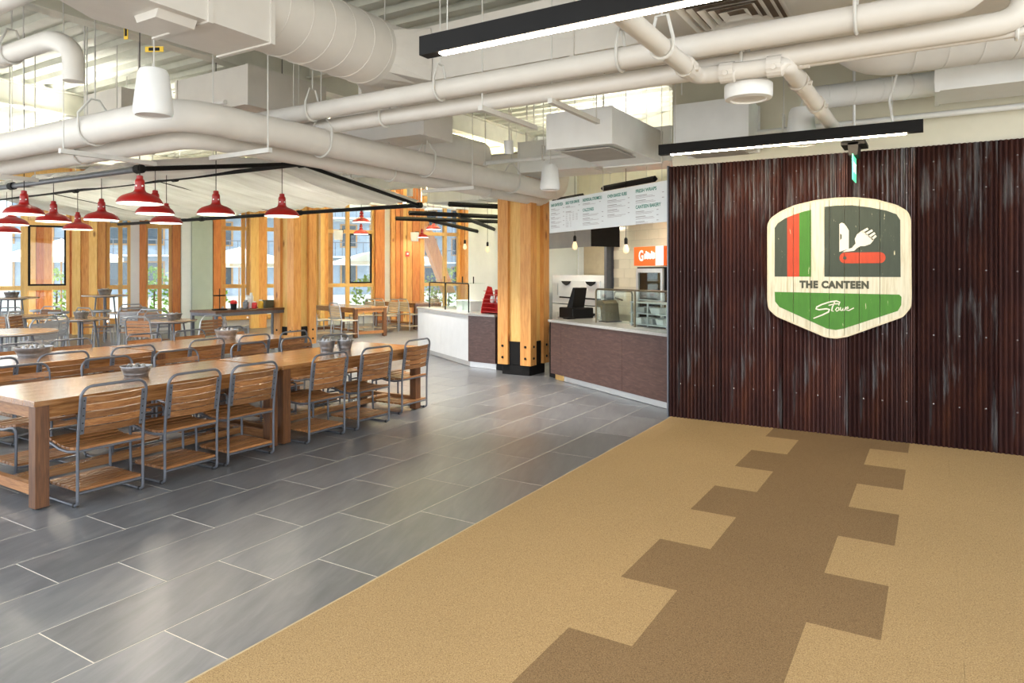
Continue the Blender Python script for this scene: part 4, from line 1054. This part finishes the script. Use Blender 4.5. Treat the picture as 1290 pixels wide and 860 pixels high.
linear_lamp('added slim black linear lamp, unseen behind the camera over the carpet', -2.35, -.8, 2.77, 2.28)  # extra lamp added out of view for more light
def bar(lab, A, B):
    A, B = Vector(A), Vector(B); o = thing('track_bar', lab, 'light bar', tuple(A), 0, 'black bars over the counters'); d = B-A
    MB().tube([(0,0,0), d], .042, 4).build('rail', M['black'], o)
    for q in (.15, .85): MB().tube([d*q, (d.x*q, d.y*q, ZD-A.z)], .004, 5).build('suspension_cable', M['rod'], o)
bar('topmost black track bar left of the timber column', (-6.98,9.41,2.75), (-6.2,10.72,2.75)); bar('second black track bar left of the timber column', (-8.29,9.95,2.70), (-7.1,12.11,2.70)); bar('third black track bar left of the timber column', (-9.38,10.84,2.70), (-7.8,13.08,2.70))
bar('slanting black track bar, upper of two, over the white counter', (-7.75,10.69,2.70), (-8.45,13.21,2.55)); bar('slanting black track bar, lower of two, over the white counter', (-9.07,11.53,2.70), (-9.23,14.44,2.50))
bar('short black bar above the left end of menu board', (-5.45,10.3,2.80), (-4.7,9.85,2.80)); bar('black bar above the middle of menu board', (-4.25,9.6,2.86), (-3.2,8.95,2.86))

def added_uplight(lab, x, y, z, L, a, mm):  # uplights added as fill to brighten the back half of the hall
    o = thing('added_uplight', lab, 'lamp', (x, y, z), R(a), 'added upward-facing fill lamps above the ducts')
    MB().box(-L/2, L/2, -.09, .09, 0, .05).box(-L/2, L/2, -.09, -.08, .05, .075).box(-L/2, L/2, .08, .09, .05, .075).build('housing', M['white2'], o)
    MB().box(-L/2+.03, L/2-.03, -.078, .078, .052, .058).build('diffuser', M[mm], o)
    for s in (-1, 1): MB().tube([(s*(L/2-.1),0,.05),(s*(L/2-.1),0,ZD-z)], .004, 5).build('rod', M['rod'], o)
for lab, x, y, z, L, a, mm in (('added upward fill lamp above the front slope of the canopy',-11.5,5.3,3.25,4.0,0,'upglow'),('added upward fill lamp above the back slope of the canopy',-10.6,8.3,3.25,4.5,0,'upglow'),('added upward fill lamp over the far end of the canopy',-14.6,6.8,3.3,4.0,90,'upglow'),
        ('added upward fill lamp over the white counter',-8.6,11.7,3.35,3.2,-31.6,'upwarm'),('added upward fill lamp over the kitchen',-4.6,10.4,3.35,2.2,-31.6,'upglow'),('added upward fill lamp over the far tables',-12.6,13.2,3.35,4.0,74,'upwarm'),('added upward fill lamp near the plank-clad pier',-11.6,16.0,3.4,3.5,74,'upwarm')):
    added_uplight(lab, x, y, z, L, a, mm)

def spot(lab, x, y, z, e, tx, ty, ang=95):  # spots added to brighten the floor toward the back
    o = thing('added_spot_lamp', lab, 'lamp', (x, y, z), 0, 'spot lamps added between the ducts')
    d = Vector((tx-x, ty-y, -z)); q = d.to_track_quat('-Z', 'Y')
    MB().lathe([(.05,.13),(.055,.12),(.055,-.02),(.048,-.02),(.045,.02)], 16, close=False).xf(q.to_matrix().to_4x4()).build('housing', M['white2'], o, smooth=True)
    MB().tube([(0,0,.1),(0,0,ZD-z)], .008, 6).build('stem', M['rod'], o)
    ld = bpy.data.lights.new('added_spot_light', 'SPOT'); ld.energy = e; ld.spot_size = R(ang); ld.spot_blend = .8; ld.shadow_soft_size = .05; ld.color = (1.0,.95,.88)
    l = bpy.data.objects.new('added_spot_light', ld); COL.objects.link(l); l.parent = o; l.rotation_mode = 'QUATERNION'; l.rotation_quaternion = q; l.location = d.normalized()*.03
for a in (('added spot lamp over the aisle in front of the brown counter',-4.15,6.75,2.98,270,-4.35,7.35,80),('added spot lamp over the aisle end by the timber column',-6.25,7.75,3.0,300,-6.1,7.9,88),('added spot lamp over the floor before the white counter',-8.1,9.75,3.0,330,-8.1,9.7,90),('added spot lamp over the floor by the far tables',-10.4,12.0,3.1,420,-10.8,12.3,95)):
    spot(*a)

# ------------------------------------------------------------------ exit sign
M['exitg'] = plain('green_lit_acrylic', (.08,.62,.30), .3, var=.02, emit=(.10,.85,.42), es=.55)
M['exitw'] = plain('white_lit_letters', (.8,.95,.85), .3, var=.02, emit=(.7,1,.8), es=.5)
ex = thing('exit_sign', 'green edge-lit exit sign hanging edgewise before the rusted wall', 'sign', (-.62, 6.95, 2.53), 0)
MB().bbox(-.10,.10,-.10,.22,.215,.25,.006).build('canopy_plate', M['black'], ex); MB().prism([(-.035,.10),(.035,.10),(.045,.215),(-.045,.215)], -.10, .16, 'y').xf(Matrix.Translation((0,0,.02))).build('housing', M['black'], ex)
MB().box(-.004,.004,-.14,.16,-.10,.125).build('panel', M['exitg'], ex)
text_mesh('EXIT', .13, M['exitw'], 'lettering', ex, (.006,.01,.01), (R(90),0,R(90)), .0006); text_mesh('EXIT', .13, M['exitw'], 'lettering', ex, (-.006,.01,.01), (R(90),0,R(-90)), .0006)
MB().tube([(0,0,.25),(0,0,ZD-2.53)], .012, 8).build('stem', M['white2'], ex)

# ------------------------------------------------------------------ striped canopy
cx1, cx0 = -7.43, -16.5; yF, yR, yB = 4.36, 6.64, 9.18; zE, zRg = 2.735, 3.09
cn = thing('canopy', 'gabled white cloth canopy on a black frame over the dining area', 'canopy', (cx1, yR, zE), 0)
def drape(y0, y1, z0, z1, seed):
    rnd = random.Random(seed); V = []; F = []; nx, ny = 170, 10; W_ = cx1-cx0
    ph = [rnd.uniform(0, 6.28) for _ in range(4)]
    for i in range(nx+1):
        x = -W_*i/nx
        for j in range(ny+1):
            t = j/ny; y = y0+(y1-y0)*t
            sag = -.05*math.sin(math.pi*t)
            fold = (math.sin(math.pi*t)*.0+.022*math.sin(x*11+ph[0]+.5*math.sin(x*2.3)) + .014*math.sin(x*23+ph[1]+t) + .02*math.sin(x*4.3+ph[2]))*(.35+.65*math.sin(math.pi*min(1,max(0,t))))
            V.append((x, y, z0+(z1-z0)*t+sag*.35+fold*2.4+.07))
    for i in range(nx):
        for j in range(ny):
            a = i*(ny+1)+j; F.append((a, a+1, a+ny+2, a+ny+1))
    return MB().add(V, F)
drape(yF-yR, 0, 0, zRg-zE, 1).build('cloth_panel', M['fabric'], cn, smooth=True); drape(0, yB-yR, zRg-zE, 0, 2).build('cloth_panel', M['fabric'], cn, smooth=True)
Wc = cx1-cx0
for nm, y, z, mat, rr in (('eave_bar', yF-yR, 0, 'frame', .035), ('ridge_bar', 0, zRg-zE, 'black', .03), ('eave_bar', yB-yR, 0, 'black', .035)):
    MB().tube([(0.03,y,z),(-Wc,y,z)], rr, 10).build(nm, M[mat], cn, smooth=True)
for x, rr in ((0,.028), (-3.4,.007), (-6.8,.007)):
    MB().tube([(x,yF-yR,0),(x,0,zRg-zE),(x,yB-yR,0)], rr, 8).build('rafter_bar', M['black'], cn)
for x in (-.0, -2.9, -5.9):
    for y, z in ((yF-yR, 0), (yB-yR, 0), (0, zRg-zE)):
        MB().tube([(x-.05,y,z),(x+.05,y,z)], .05, 10).build('clamp', M['black'], cn)
        MB().tube([(x,y,z+.03),(x,y,ZD-zE)], .005, 6).build('suspension_rod', M['rod'], cn)

# ------------------------------------------------------------------ red pendant lamps
D_ = .40
def lamp_proto():
    o = thing('pendant_lamp', '', 'lamp', (0,0,0), 0, 'red enamel pendant lamps')
    r = D_/2
    out = [(r,0),(r,.010),(r*.97,.024),(r*.88,.050),(r*.74,.072),(r*.56,.088),(r*.40,.099),(r*.28,.110),(r*.23,.130)]
    MB().lathe(out, 36, close=False).build('shade', M['red'], o, smooth=True)
    MB().lathe([(r-.006,.004),(r*.90,.028),(r*.77,.058),(r*.57,.083),(r*.38,.098),(r*.1,.10)], 36, close=False).build('shade_lining', M['whiteen'], o, smooth=True)
    MB().lathe([(r,-.003),(r,.003),(r-.008,.003),(r-.008,-.003)], 36, close=False).build('rim', M['whiteen'], o)
    MB().lathe([(r*.23,.130),(r*.205,.19),(r*.215,.194),(r*.215,.203)], 20, close=False).build('collar', M['red'], o, smooth=True)
    nk = MB().lathe([(r*.215,.203),(r*.19,.225),(r*.15,.232),(r*.14,.262),(.012,.268),(0,.27)], 18, close=False).build('cap', M['red'], o, smooth=True)
    for k in range(5): part('vent_hole', hole_me, o, (r*.213*math.cos(1.2566*k), r*.213*math.sin(1.2566*k), .165), (0, R(90), 1.2566*k))
    MB().lathe([(0,.018),(.06,.022),(.09,.034),(.095,.046),(.08,.060),(.03,.095)], 16, close=False).build('bulb', M['bulbglow'], o, smooth=True)
    return o
hole_me = MB().lathe([(.008,0),(.008,.004)], 8).mesh('vent_hole', M['whiteen'])
lp = lamp_proto(); cord_me = MB().tube([(0,0,0),(0,0,1)], .004, 6).mesh('cord', M['black'])
pend = [(-6.45,3.79,2.26,'largest red pendant lamp, hanging below the canopy corner'),(-7.50,4.585,2.265,'red pendant lamp half hidden just behind the largest one'),(-8.75,5.505,2.26,'red pendant lamp lowest of the trio near the canopy corner'),
        (-6.90,4.93,2.257,'red pendant lamp on a long cord, between the trio and the rightmost lamp'),(-8.91,4.746,2.26,'red pendant lamp left of the trio'),(-9.72,4.573,2.26,'red pendant lamp third from the left frame edge in the upper row'),
        (-11.2,5.61,2.26,'small red pendant lamp lowest of the left group'),(-8.76,3.815,2.26,'red pendant lamp at upper left near the frame edge'),(-10.86,4.582,2.26,'red pendant lamp touching the left frame edge, middle one'),(-13.1,5.45,2.26,'red pendant lamp touching the left frame edge, lowest one'),
        (-6.60,5.60,2.27,'rightmost red pendant lamp under the canopy'),(-11.3,11.87,2.76,'upper red pendant lamp in front of the far tables window'),(-12.8,13.43,2.60,'lower red pendant lamp in front of the far tables window'),(-11.6,14.95,2.77,'upper red pendant lamp near the plank-clad pier'),(-13.8,17.2,2.70,'lower red pendant lamp near the plank-clad pier')]
for i, (x, y, z, lab) in enumerate(pend):
    c = lp if i == 0 else copy_tree(lp)
    c.location = (x, y, z); c['label'] = lab
for c in [o for o in bpy.data.objects if o.name.split('.')[0] == 'pendant_lamp']:
    z = c.location.z
    inside = c.location.x < cx1 and yF < c.location.y < yB
    q = part('cord', cord_me, c, (0,0,.268)); q.scale = (1,1,((zE + (zRg-zE)*(1-abs(c.location.y-yR)/2.4) + .06 if inside else ZD) - z - .268))
# ================================================================== SERVING COUNTERS AND KITCHEN
KA = R(-31.6); KX = Vector((.8517,-.5241)); KY = Vector((.5241,.8517)); KO = Vector((-2.58,7.76))
def K(x, y): p = KO + KX*x + KY*y; return (p.x, p.y)
def kthing(name, lab, cat, x, y, z=0, group=None, extra=0):
    px, py = K(x, y); return thing(name, lab, cat, (px, py, z), KA+extra, group)
def m_lam():
    m, nt, b = _m('brown_laminate'); b.inputs['Roughness'].default_value = .35; tc = N(nt, 'ShaderNodeTexCoord')
    mu = N(nt, 'ShaderNodeVectorMath', operation='MULTIPLY'); mu.inputs[1].default_value = (5,5,22); nt.links.new(tc.outputs['Object'], mu.inputs[0])
    no = N(nt, 'ShaderNodeTexNoise', Scale=1.6, Detail=5.0, Distortion=.8); nt.links.new(mu.outputs[0], no.inputs['Vector'])
    r = ramp(nt, no.outputs['Fac'], [(.3,(.060,.030,.026)),(.55,(.092,.048,.040)),(.75,(.13,.072,.056))]); nt.links.new(r.outputs['Color'], b.inputs['Base Color']); return m
M['lam'] = m_lam()
M['quartz'] = plain('grey_countertop', (.42,.41,.39), .25, var=.12, scale=60)
M['whitelam'] = plain('white_laminate', (.66,.68,.70), .35, var=.03)
M['kick'] = plain('metal_kick_painted_glow', (.86,.87,.88), .22, .5, var=.02)  # near-white colour stands in for the glow the kick reflects
M['wallt'] = plain('glazed_tile', (.78,.72,.56), .22, var=.05, scale=3)
M['tgrout'] = plain('tile_grout', (.55,.50,.38), .8)
ct = kthing('serving_counter', 'brown-fronted serving counter with grey top next to the rusted wall', 'counter', 0, 0)
L_ = 2.72
xs = [-L_, -2.42, -.93, .25]
for i in range(3): MB().box(xs[i]+.002, xs[i+1]-.002, -.02, 0, .10, .865).build('front_panel', M['lam'], ct)
MB().box(-L_, .25, 0, .72, .10, .865).build('body', M['lam'], ct)
MB().box(-L_+.25, .25, .06, .08, .004, .10).build('toe_kick', M['kick'], ct); MB().box(-L_+.02, -L_+.25, .05, .08, .004, .10).build('toe_kick', M['firp'], ct)
MB().bbox(-L_-.03, .28, -.05, .78, .865, .90, .004).build('counter_top', M['quartz'], ct); MB().box(-3.22,-L_-.032,.40,.78,.865,.90).build('counter_top', M['quartz'], ct); MB().box(-3.20,-L_-.002,.42,.72,.10,.865).build('body', M['lam'], ct)
kb = kthing('dark_end_panel', 'dark recess panel between the timber column and the brown counter', 'panel', -2.86, .10); tag(kb, kb['label'], 'panel')
MB().box(-.10,.10,0,.5,.0,.865).build('panel', M['black'], kb)
# glass guard on the counter
M['bronze'] = plain('bronze_tube', (.17,.14,.09), .35, .6, var=.1)
gg = kthing('glass_guard', 'glass sneeze guard on bronze posts over the brown counter', 'guard', -.85, .22, .90)
MB().tube(fillet([(-1.02,0,0),(-1.02,0,.47),(.85,0,.47)], .06), .014, 8).build('rail', M['bronze'], gg, smooth=True); MB().tube([(-.13,0,0),(-.13,0,.47)], .014, 8).build('post', M['bronze'], gg); MB().tube(fillet([(-.72,.40,0),(-.72,.40,.44),(-.72,.1,.44),(-.72,.1,.36),(-.54,.1,.33)], .05), .012, 8).build('back_post', M['bronze'], gg, smooth=True)
MB().box(-1.0,-.15,-.004,.004,.03,.455).build('pane', M['glassg'], gg); MB().box(-.11,.85,-.004,.004,.03,.455).build('pane', M['glassg'], gg)
# register
pos = kthing('cash_register', 'black cash register with screen beside the timber column', 'register', -2.88, .52, .90)
MB().bbox(-.20,.20,-.18,.2,0,.16,.01).build('drawer', M['black'], pos); MB().prism([(-.05,.16),(.05,.16),(.10,.46),(.06,.47)], -.17, .17, 'y').xf(Matrix.Rotation(R(25),4,'Z')).build('screen', M['black'], pos); MB().box(.12,.26,-.3,-.17,0,.02).build('keypad', M['black'], pos)
pr = kthing('counter_printer', 'dark curved stand on the counter behind the glass guard', 'stand', -2.02, .50, .90)
MB().prism([(-.12,.30),(.05,.31),(.12,.26),(.16,0),(.06,0),(.02,.20),(-.10,.24)], -.12, .12, 'y').build('hood', M['bronze'], pr); MB().box(.0,.2,-.13,.13,0,.012).build('base', M['black'], pr)
# clutter behind the glass: stainless trays and rack
tr = kthing('steel_rack', 'stainless rack of trays on the counter behind the right glass pane', 'rack', -.92, .52, .90)
for z in (.02,.16,.30): MB().box(-.36,.40,-.16,.16,z,z+.014).build('shelf', M['steel'], tr)
for sx in (-.34,.0,.38): MB().box(sx-.008,sx+.008,-.15,-.13,0,.32).build('post', M['steel'], tr)
for i, (x, z, w, mt) in enumerate(((-.25,.034,.16,'jarw'),(-.02,.034,.18,'steel'),(.2,.034,.16,'jarw'),(-.2,.174,.2,'steel'),(.1,.174,.2,'jarw'))):
    px, py = K(-.92+x, .52); t = thing('food_tray', ['white tray on the bottom shelf of the steel rack, left','metal tray on the bottom shelf of the steel rack, middle','white tray on the bottom shelf of the steel rack, right','metal tray on the middle shelf of the steel rack','white tray on the middle shelf of the steel rack'][i], 'tray', (px, py, .90+z), KA, 'trays on the steel rack')
    MB().add([(-w/2*.8,-.1,0),(w/2*.8,-.1,0),(w/2*.8,.1,0),(-w/2*.8,.1,0),(-w/2,-.12,.07),(w/2,-.12,.07),(w/2,.12,.07),(-w/2,.12,.07)], [(0,3,2,1),(0,1,5,4),(1,2,6,5),(2,3,7,6),(3,0,4,7)]).build('pan', M[mt], t)
# ------------------------------------------------------------------ back wall of the kitchen, tiled right part
kw = sempty('wall_kitchen', (*K(0, 2.35), 0), KA)
MB().box(-9.2, 1.5, .02, .2, 0, 4.3).build('wall_body', M['cream'], kw)
MB().box(-9.2,-5.75,-.9,.02,0,4.3).build('side_pier', M['drywall'], kw)
tile_k = MB().box(-.148,.148,-.006,.012,-.074,.074).mesh('wall_tile', M['wallt'])
MB().box(-3.40, .9, -.735, .02, 0, 3.1).build('wall_body', M['cream'], kw); MB().box(-3.38, .6, -.75, -.735, .8, 2.42).build('grout_bed', M['tgrout'], kw)
row = 0; z = .98
while z < 2.36:
    x = -3.22 + (.15 if row % 2 else 0)
    while x < -.2:
        part('wall_tile', tile_k, kw, (x, -.760, z)); x += .30
    z += .152; row += 1
MB().box(-3.42, .9, -.85, -.735, 2.42, 2.95).build('bulkhead', M['cream'], kw)
# ------------------------------------------------------------------ pizza oven and hood
ov = kthing('pizza_oven', 'white double-deck pizza oven with black door handles behind the counter', 'oven', -4.42, 1.55)
wO = .93
M['ovenw'] = plain('oven_enamel', (.80,.82,.83), .25, .2, var=.03)
for sx in (-1, 1):
    for y in (.05, .7): MB().box(sx*(wO-.05), sx*(wO-.13), y, y+.08, 0, .45).build('leg', M['black'], ov)
for k, (z0, z1) in enumerate(((.45,1.0),(1.02,1.55))):
    MB().box(-wO, wO, 0, .85, z0, z1).build('deck', M['ovenw'], ov)
    dd = MB().bbox(-wO+.28, wO-.2, -.03, 0, z0+.13, z1-.1, .006).build('door', M['ovenw'], ov)
    for x in (-.35, .47):
        MB().prism([(x-.15,z1-.11),(x+.15,z1-.11),(x+.11,z1-.15),(x,z1-.19),(x-.11,z1-.15)], -.06, -.03, 'y').build('handle', M['black'], dd)
    MB().box(-wO+.28, wO-.2, -.012, 0, z0+.10, z0+.13).build('door_gap', M['black'], ov)
    MB().box(-wO+.05, -wO+.22, -.012, 0, z0+.15, z1-.15).build('control_plate', M['steel'], ov)
bs = kthing('steel_backsplash', 'stainless backsplash panel above the pizza oven', 'panel', -4.42, 2.32)
M['steelw'] = plain('warm_stainless', (.40,.33,.235), .35, .3, var=.08)
MB().box(-1.0,.25,0,.02,1.2,2.30).box(.253,.98,0,.02,1.2,2.30).build('panel', M['steelw'], bs)
MB().box(.94,1.01,-.85,-.70,0,2.5).build('side_panel', M['frame'], bs); MB().box(-1.05,-1.0,-.12,.02,0,2.3).build('side_panel', M['whitelam'], bs)
hoo = kthing('range_hood', 'stainless extraction hood with dark interior above the pizza oven', 'hood', -4.42, .95)
MB().box(-1.2,1.32,0,.02,2.02,2.55).build('front_panel', plain('hood_steel', (.30,.31,.32), .45, .2), hoo); MB().box(1.32,1.34,0,.55,2.02,2.55).build('side_panel', M['black'], hoo); MB().box(-1.2,1.32,.02,.55,2.53,2.55).build('top_panel', M['black'], hoo)
for lab, x, y in (('added fill lamp inside the oven hood',-4.1,1.22),('added fill lamp hidden behind the menu board, cooler side',-1.5,.75)):
    px, py = K(x-.6, y); linear_lamp(lab, px, py, 2.38 if 'hood' in lab else 2.50, 1.3, math.degrees(KA), (.1,.9), 'added fill lamps over the kitchen', glow='fillglow')  # hidden lamps added to brighten the kitchen
# ------------------------------------------------------------------ cooler
co = kthing('drinks_cooler', 'glass-door cooler with an orange lit header against the tile wall', 'cooler', -1.62, .96)
co.scale = (.74, 1, 1)
M['orange'] = plain('orange_header', (.85,.12,.012), .4, var=.03, emit=(.9,.14,.015), es=.12); M['hdrw'] = plain('header_white', (.9,.9,.88), .4, emit=(1,1,1), es=.1)
MB().box(-.42,.42,.02,.62,0,1.68).build('cabinet', M['black'], co); hdr = MB().box(-.45,.45,-.02,.62,1.70,1.97).build('header', M['orange'], co)
MB().box(.22,.45,-.024,-.02,1.70,1.97).build('header_end', M['hdrw'], hdr)
text_mesh('G', .21, M['hdrw'], 'lettering', hdr, (-.22,-.024,1.835), (R(90),0,0), .001, bold=.006)
wv = MB()
for k in range(8): wv.box(-.12+.042*k, -.12+.042*k+.030, -.025, -.02, 1.79+.008*(k % 2), 1.87+.012*((k*3) % 4))
wv.build('script_strokes', M['hdrw'], hdr)
dr = MB().box(-.40,-.34,-.01,.02,.15,1.66).box(.34,.40,-.01,.02,.15,1.66).box(-.34,.34,-.01,.02,1.60,1.66).box(-.34,.34,-.01,.02,.15,.22).build('door', M['steel'], co)
MB().box(-.34,.34,.0,.008,.22,1.60).build('pane', M['glassg'], dr); MB().box(-.36,.36,.03,.04,.2,1.62).build('lit_interior', plain('cooler_interior', (.55,.56,.62), .5), co)
for z in (.5,.85,1.2): MB().box(-.33,.33,-.004,.03,z,z+.015).build('shelf', M['steel'], co)
# ------------------------------------------------------------------ menu board
mbd = kthing('menu_board', 'long white menu board with green headings over the counter', 'sign', -1.35, -.02, 2.19)
M['menuw'] = plain('menu_white', (.86,.91,.93), .4, var=.01); M['menug'] = plain('menu_green', (.02,.25,.19), .5); M['menut'] = plain('menu_grey_print', (.42,.40,.42), .6)
hw = 1.385; hh = .475
MB().box(-hw, hw, -.012, .012, 0, hh).build('board', M['menuw'], mbd)
heads = [(-1.335,.405,'HAND CRAFTED PIZZA',.34),(-.92,.405,'BUILD YOUR OWN PIE',.36),(-.47,.405,'INDIVIDUAL STROMBOLI',.46),(-.47,.268,'CALZONES',.27),(.12,.40,'OVEN BAKED SUBS',.42),(.72,.405,'FRESH WRAPS',.40),(.72,.21,'CANTEEN BAKERY',.48)]
for x, z, tx, wd in heads:
    o = text_mesh(tx, .058, M['menug'], 'heading', mbd, (x, -.0135, z), (R(90),0,0), .0005, bold=.0012, align='LEFT')
    w0 = max(v.co.x for v in o.data.vertices) or 1
    for v in o.data.vertices: v.co.x *= wd/w0
rnd = random.Random(3)
blk = [(-1.335,.35,5,.30),(-.92,.355,1,.30),(-.92,.28,1,.28),(-.47,.355,1,.36),(-.47,.215,3,.42),(.12,.345,4,.40),(.72,.35,2,.46),(.72,.155,3,.36)]
for x, z, n, w in blk:
    mb = MB()
    for k in range(n):
        zz = z-.062*k
        mb.box(x, x+w*rnd.uniform(.35,.55), -.0135, -.012, zz-.004, zz+.004)
        for q in (1, 2):
            if n > 1 or q == 1: mb.box(x, x+w*rnd.uniform(.6,1.0), -.0132, -.012, zz-.015*q-.002, zz-.015*q+.002)
        mb.box(x+w+.04, x+w+.075, -.0132, -.012, zz-.004, zz+.003)
    mb.build('small_print', M['menut'], mbd)
mb = MB()
for i in range(5):
    for j in range(4): mb.box(-.92+.09*j, -.92+.09*j+.05, -.0132, -.012, .235-.02*i, .239-.02*i)
for i in range(4): mb.box(-.92, -.84, -.0132, -.012, .13-.022*i, .134-.022*i); mb.box(-.80,-.77,-.0132,-.012,.13-.022*i,.134-.022*i)
mb.build('small_print', M['menut'], mbd)
for x in (-1.2, 0, 1.2): MB().tube([(x,0,hh),(x,0,ZD-2.19)], .004, 6).build('hanging_wire', M['rod'], mbd)
# bare bulbs
M['bulbclear'] = plain('clear_bulb', (.85,.75,.55), .1, emit=(1,.7,.35), es=.35)
def bare(lab, x, y, z):
    t = thing('bare_bulb', lab, 'lamp', (x, y, z), 0, 'bare filament bulbs')
    MB().lathe([(0,0),(.035,.02),(.045,.06),(.03,.11),(.018,.14)], 14, close=False).build('bulb', M['bulbclear'], t, smooth=True); MB().lathe([(.02,.13),(.024,.14),(.024,.21),(.01,.23)], 10).build('socket', M['black'], t); MB().tube([(0,0,.22),(0,0,ZD-z)], .004, 5).build('cord', M['black'], t)
bare('bare filament bulb in front of the oven hood', *K(-2.95,.55), 1.95); bare('bare bulb on black cord before the tile wall', *K(-1.62,.55), 1.86)
bare('bare bulb hanging over the white counter, left one', -8.9, 12.6, 2.10); bare('bare bulb hanging over the white counter, middle one', -8.1, 12.3, 2.02); bare('bare bulb hanging at the timber column edge', -6.75, 11.6, 2.02)

# ------------------------------------------------------------------ white counter left of the column
p0 = Vector((-6.74,9.67)); LW = 2.55
wc = thing('white_counter', 'white-fronted serving counter left of the timber column', 'counter', (p0.x, p0.y, 0), KA)
MB().box(-1.25,-.002,-.02,0,.10,.87).build('front_panel', M['whitelam'], wc); MB().box(-LW,-1.254,-.02,0,.10,.87).build('front_panel', M['whitelam'], wc)
MB().box(-LW,0,0,.7,.10,.87).build('body', M['whitelam'], wc); MB().box(-LW+.02,0,.03,.05,.004,.10).build('toe_kick', M['kick'], wc)
MB().bbox(-LW-.03,.0,-.04,.74,.87,.905,.004).build('counter_top', M['quartz'], wc)
bc = thing('brown_counter_end', 'short brown counter end with grey top touching the timber column', 'counter', (-6.74, 9.665, 0), R(-8))
MB().box(.0,.60,-.02,.0,.10,.87).build('front_panel', M['lam'], bc); MB().box(.0,.60,.0,.75,.10,.87).build('body', M['lam'], bc); MB().box(.0,.58,.03,.05,.004,.10).build('toe_kick', M['kick'], bc); MB().bbox(-.02,.60,-.04,.75,.872,.907,.004).build('counter_top', M['quartz'], bc)
MB().box(.60,.72,.02,.3,0,.86).build('dark_end', M['black'], bc)
# glass case
g2 = thing('display_guard', 'glass display guard on black posts over the white counter', 'guard', (p0.x, p0.y, .905), KA)
for a, b in ((-2.2,-1.35), (-1.35,-.25)):
    MB().tube(fillet([(a,.10,0),(a,.10,.50),(b,.10,.50),(b,.10,0)], .05), .012, 8).build('rail', M['black'], g2, smooth=True); MB().box(a+.02,b-.02,.098,.104,.03,.48).build('pane', M['glassg'], g2)
MB().box(-2.2,-.25,.12,.42,.50,.506).build('top_pane', M['glassg'], g2)
for x in (-1.9,-1.0,-.5): MB().tube([(x,.3,.50),(x,.3,.62)], .01, 6).build('lamp_stem', M['black'], g2); 
for k, x in enumerate((-1.1, -.75)):
    px, py = p0 + KX*x + KY*.4
    t = thing('white_bin', ['white food bin behind the display glass, left one','white food bin behind the display glass, right one'][k], 'bin', (px, py, .905), KA, 'white bins on the white counter')
    MB().bbox(-.14,.14,-.12,.12,0,.16,.01).build('bin', M['jarw'], t); MB().bbox(-.15,.15,-.13,.13,.16,.185,.01).build('lid', M['jarw'], t)
# red display rack
rk = thing('red_rack', 'red wire display rack on the brown counter end', 'rack', (-6.30, 9.86, .907), R(-25))
for sx in (-1, 1):
    MB().prism([(-.16,0),(.14,0),(.14,.10),(.06,.44),(-.02,.46),(-.12,.2)], sx*.27-.006, sx*.27+.006, 'x').build('side_panel', M['redrack'], rk)
for z, y in ((.03,-.02),(.17,0),(.31,.03)):
    MB().box(-.264,.264,y-.13,y+.11,z,z+.008).build('shelf', M['redrack'], rk); MB().tube([(-.264,y-.135,z+.07),(.264,y-.135,z+.07)], .005, 6).build('shelf_rail', M['redrack'], rk)
MB().box(-.264,.264,.12,.128,.0,.40).build('back_panel', M['redrack'], rk)
for k in range(3):
    px = -6.30 + (-.12+.13*k); t = thing('snack_bag', ['white snack packet in the red rack, left','white snack packet in the red rack, middle','white snack packet in the red rack, right'][k], 'packet', (px, 9.86-.02*k+.03, 1.085), R(-25), 'packets in the red rack')
    MB().lathe([(.02,0),(.045,.02),(.05,.06),(.03,.11),(.035,.115)], 8).xf(Matrix.Diagonal((1,.6,1,1))).build('packet', M['jarw'], t, smooth=True)
# fire alarm on the pier
fa_ = thing('fire_alarm', 'small red fire alarm on the plank-clad pier', 'alarm', (FP0[0]+.506*10.62+.8625*.26, FP0[1]+.8625*10.62-.506*.26, 2.18), FA)
MB().bbox(-.06,.06,-.03,0,-.08,.08,.006).build('body', M['redrack'], fa_); MB().box(-.03,.03,-.036,-.03,-.02,.04).build('strobe', M['jarw'], fa_)
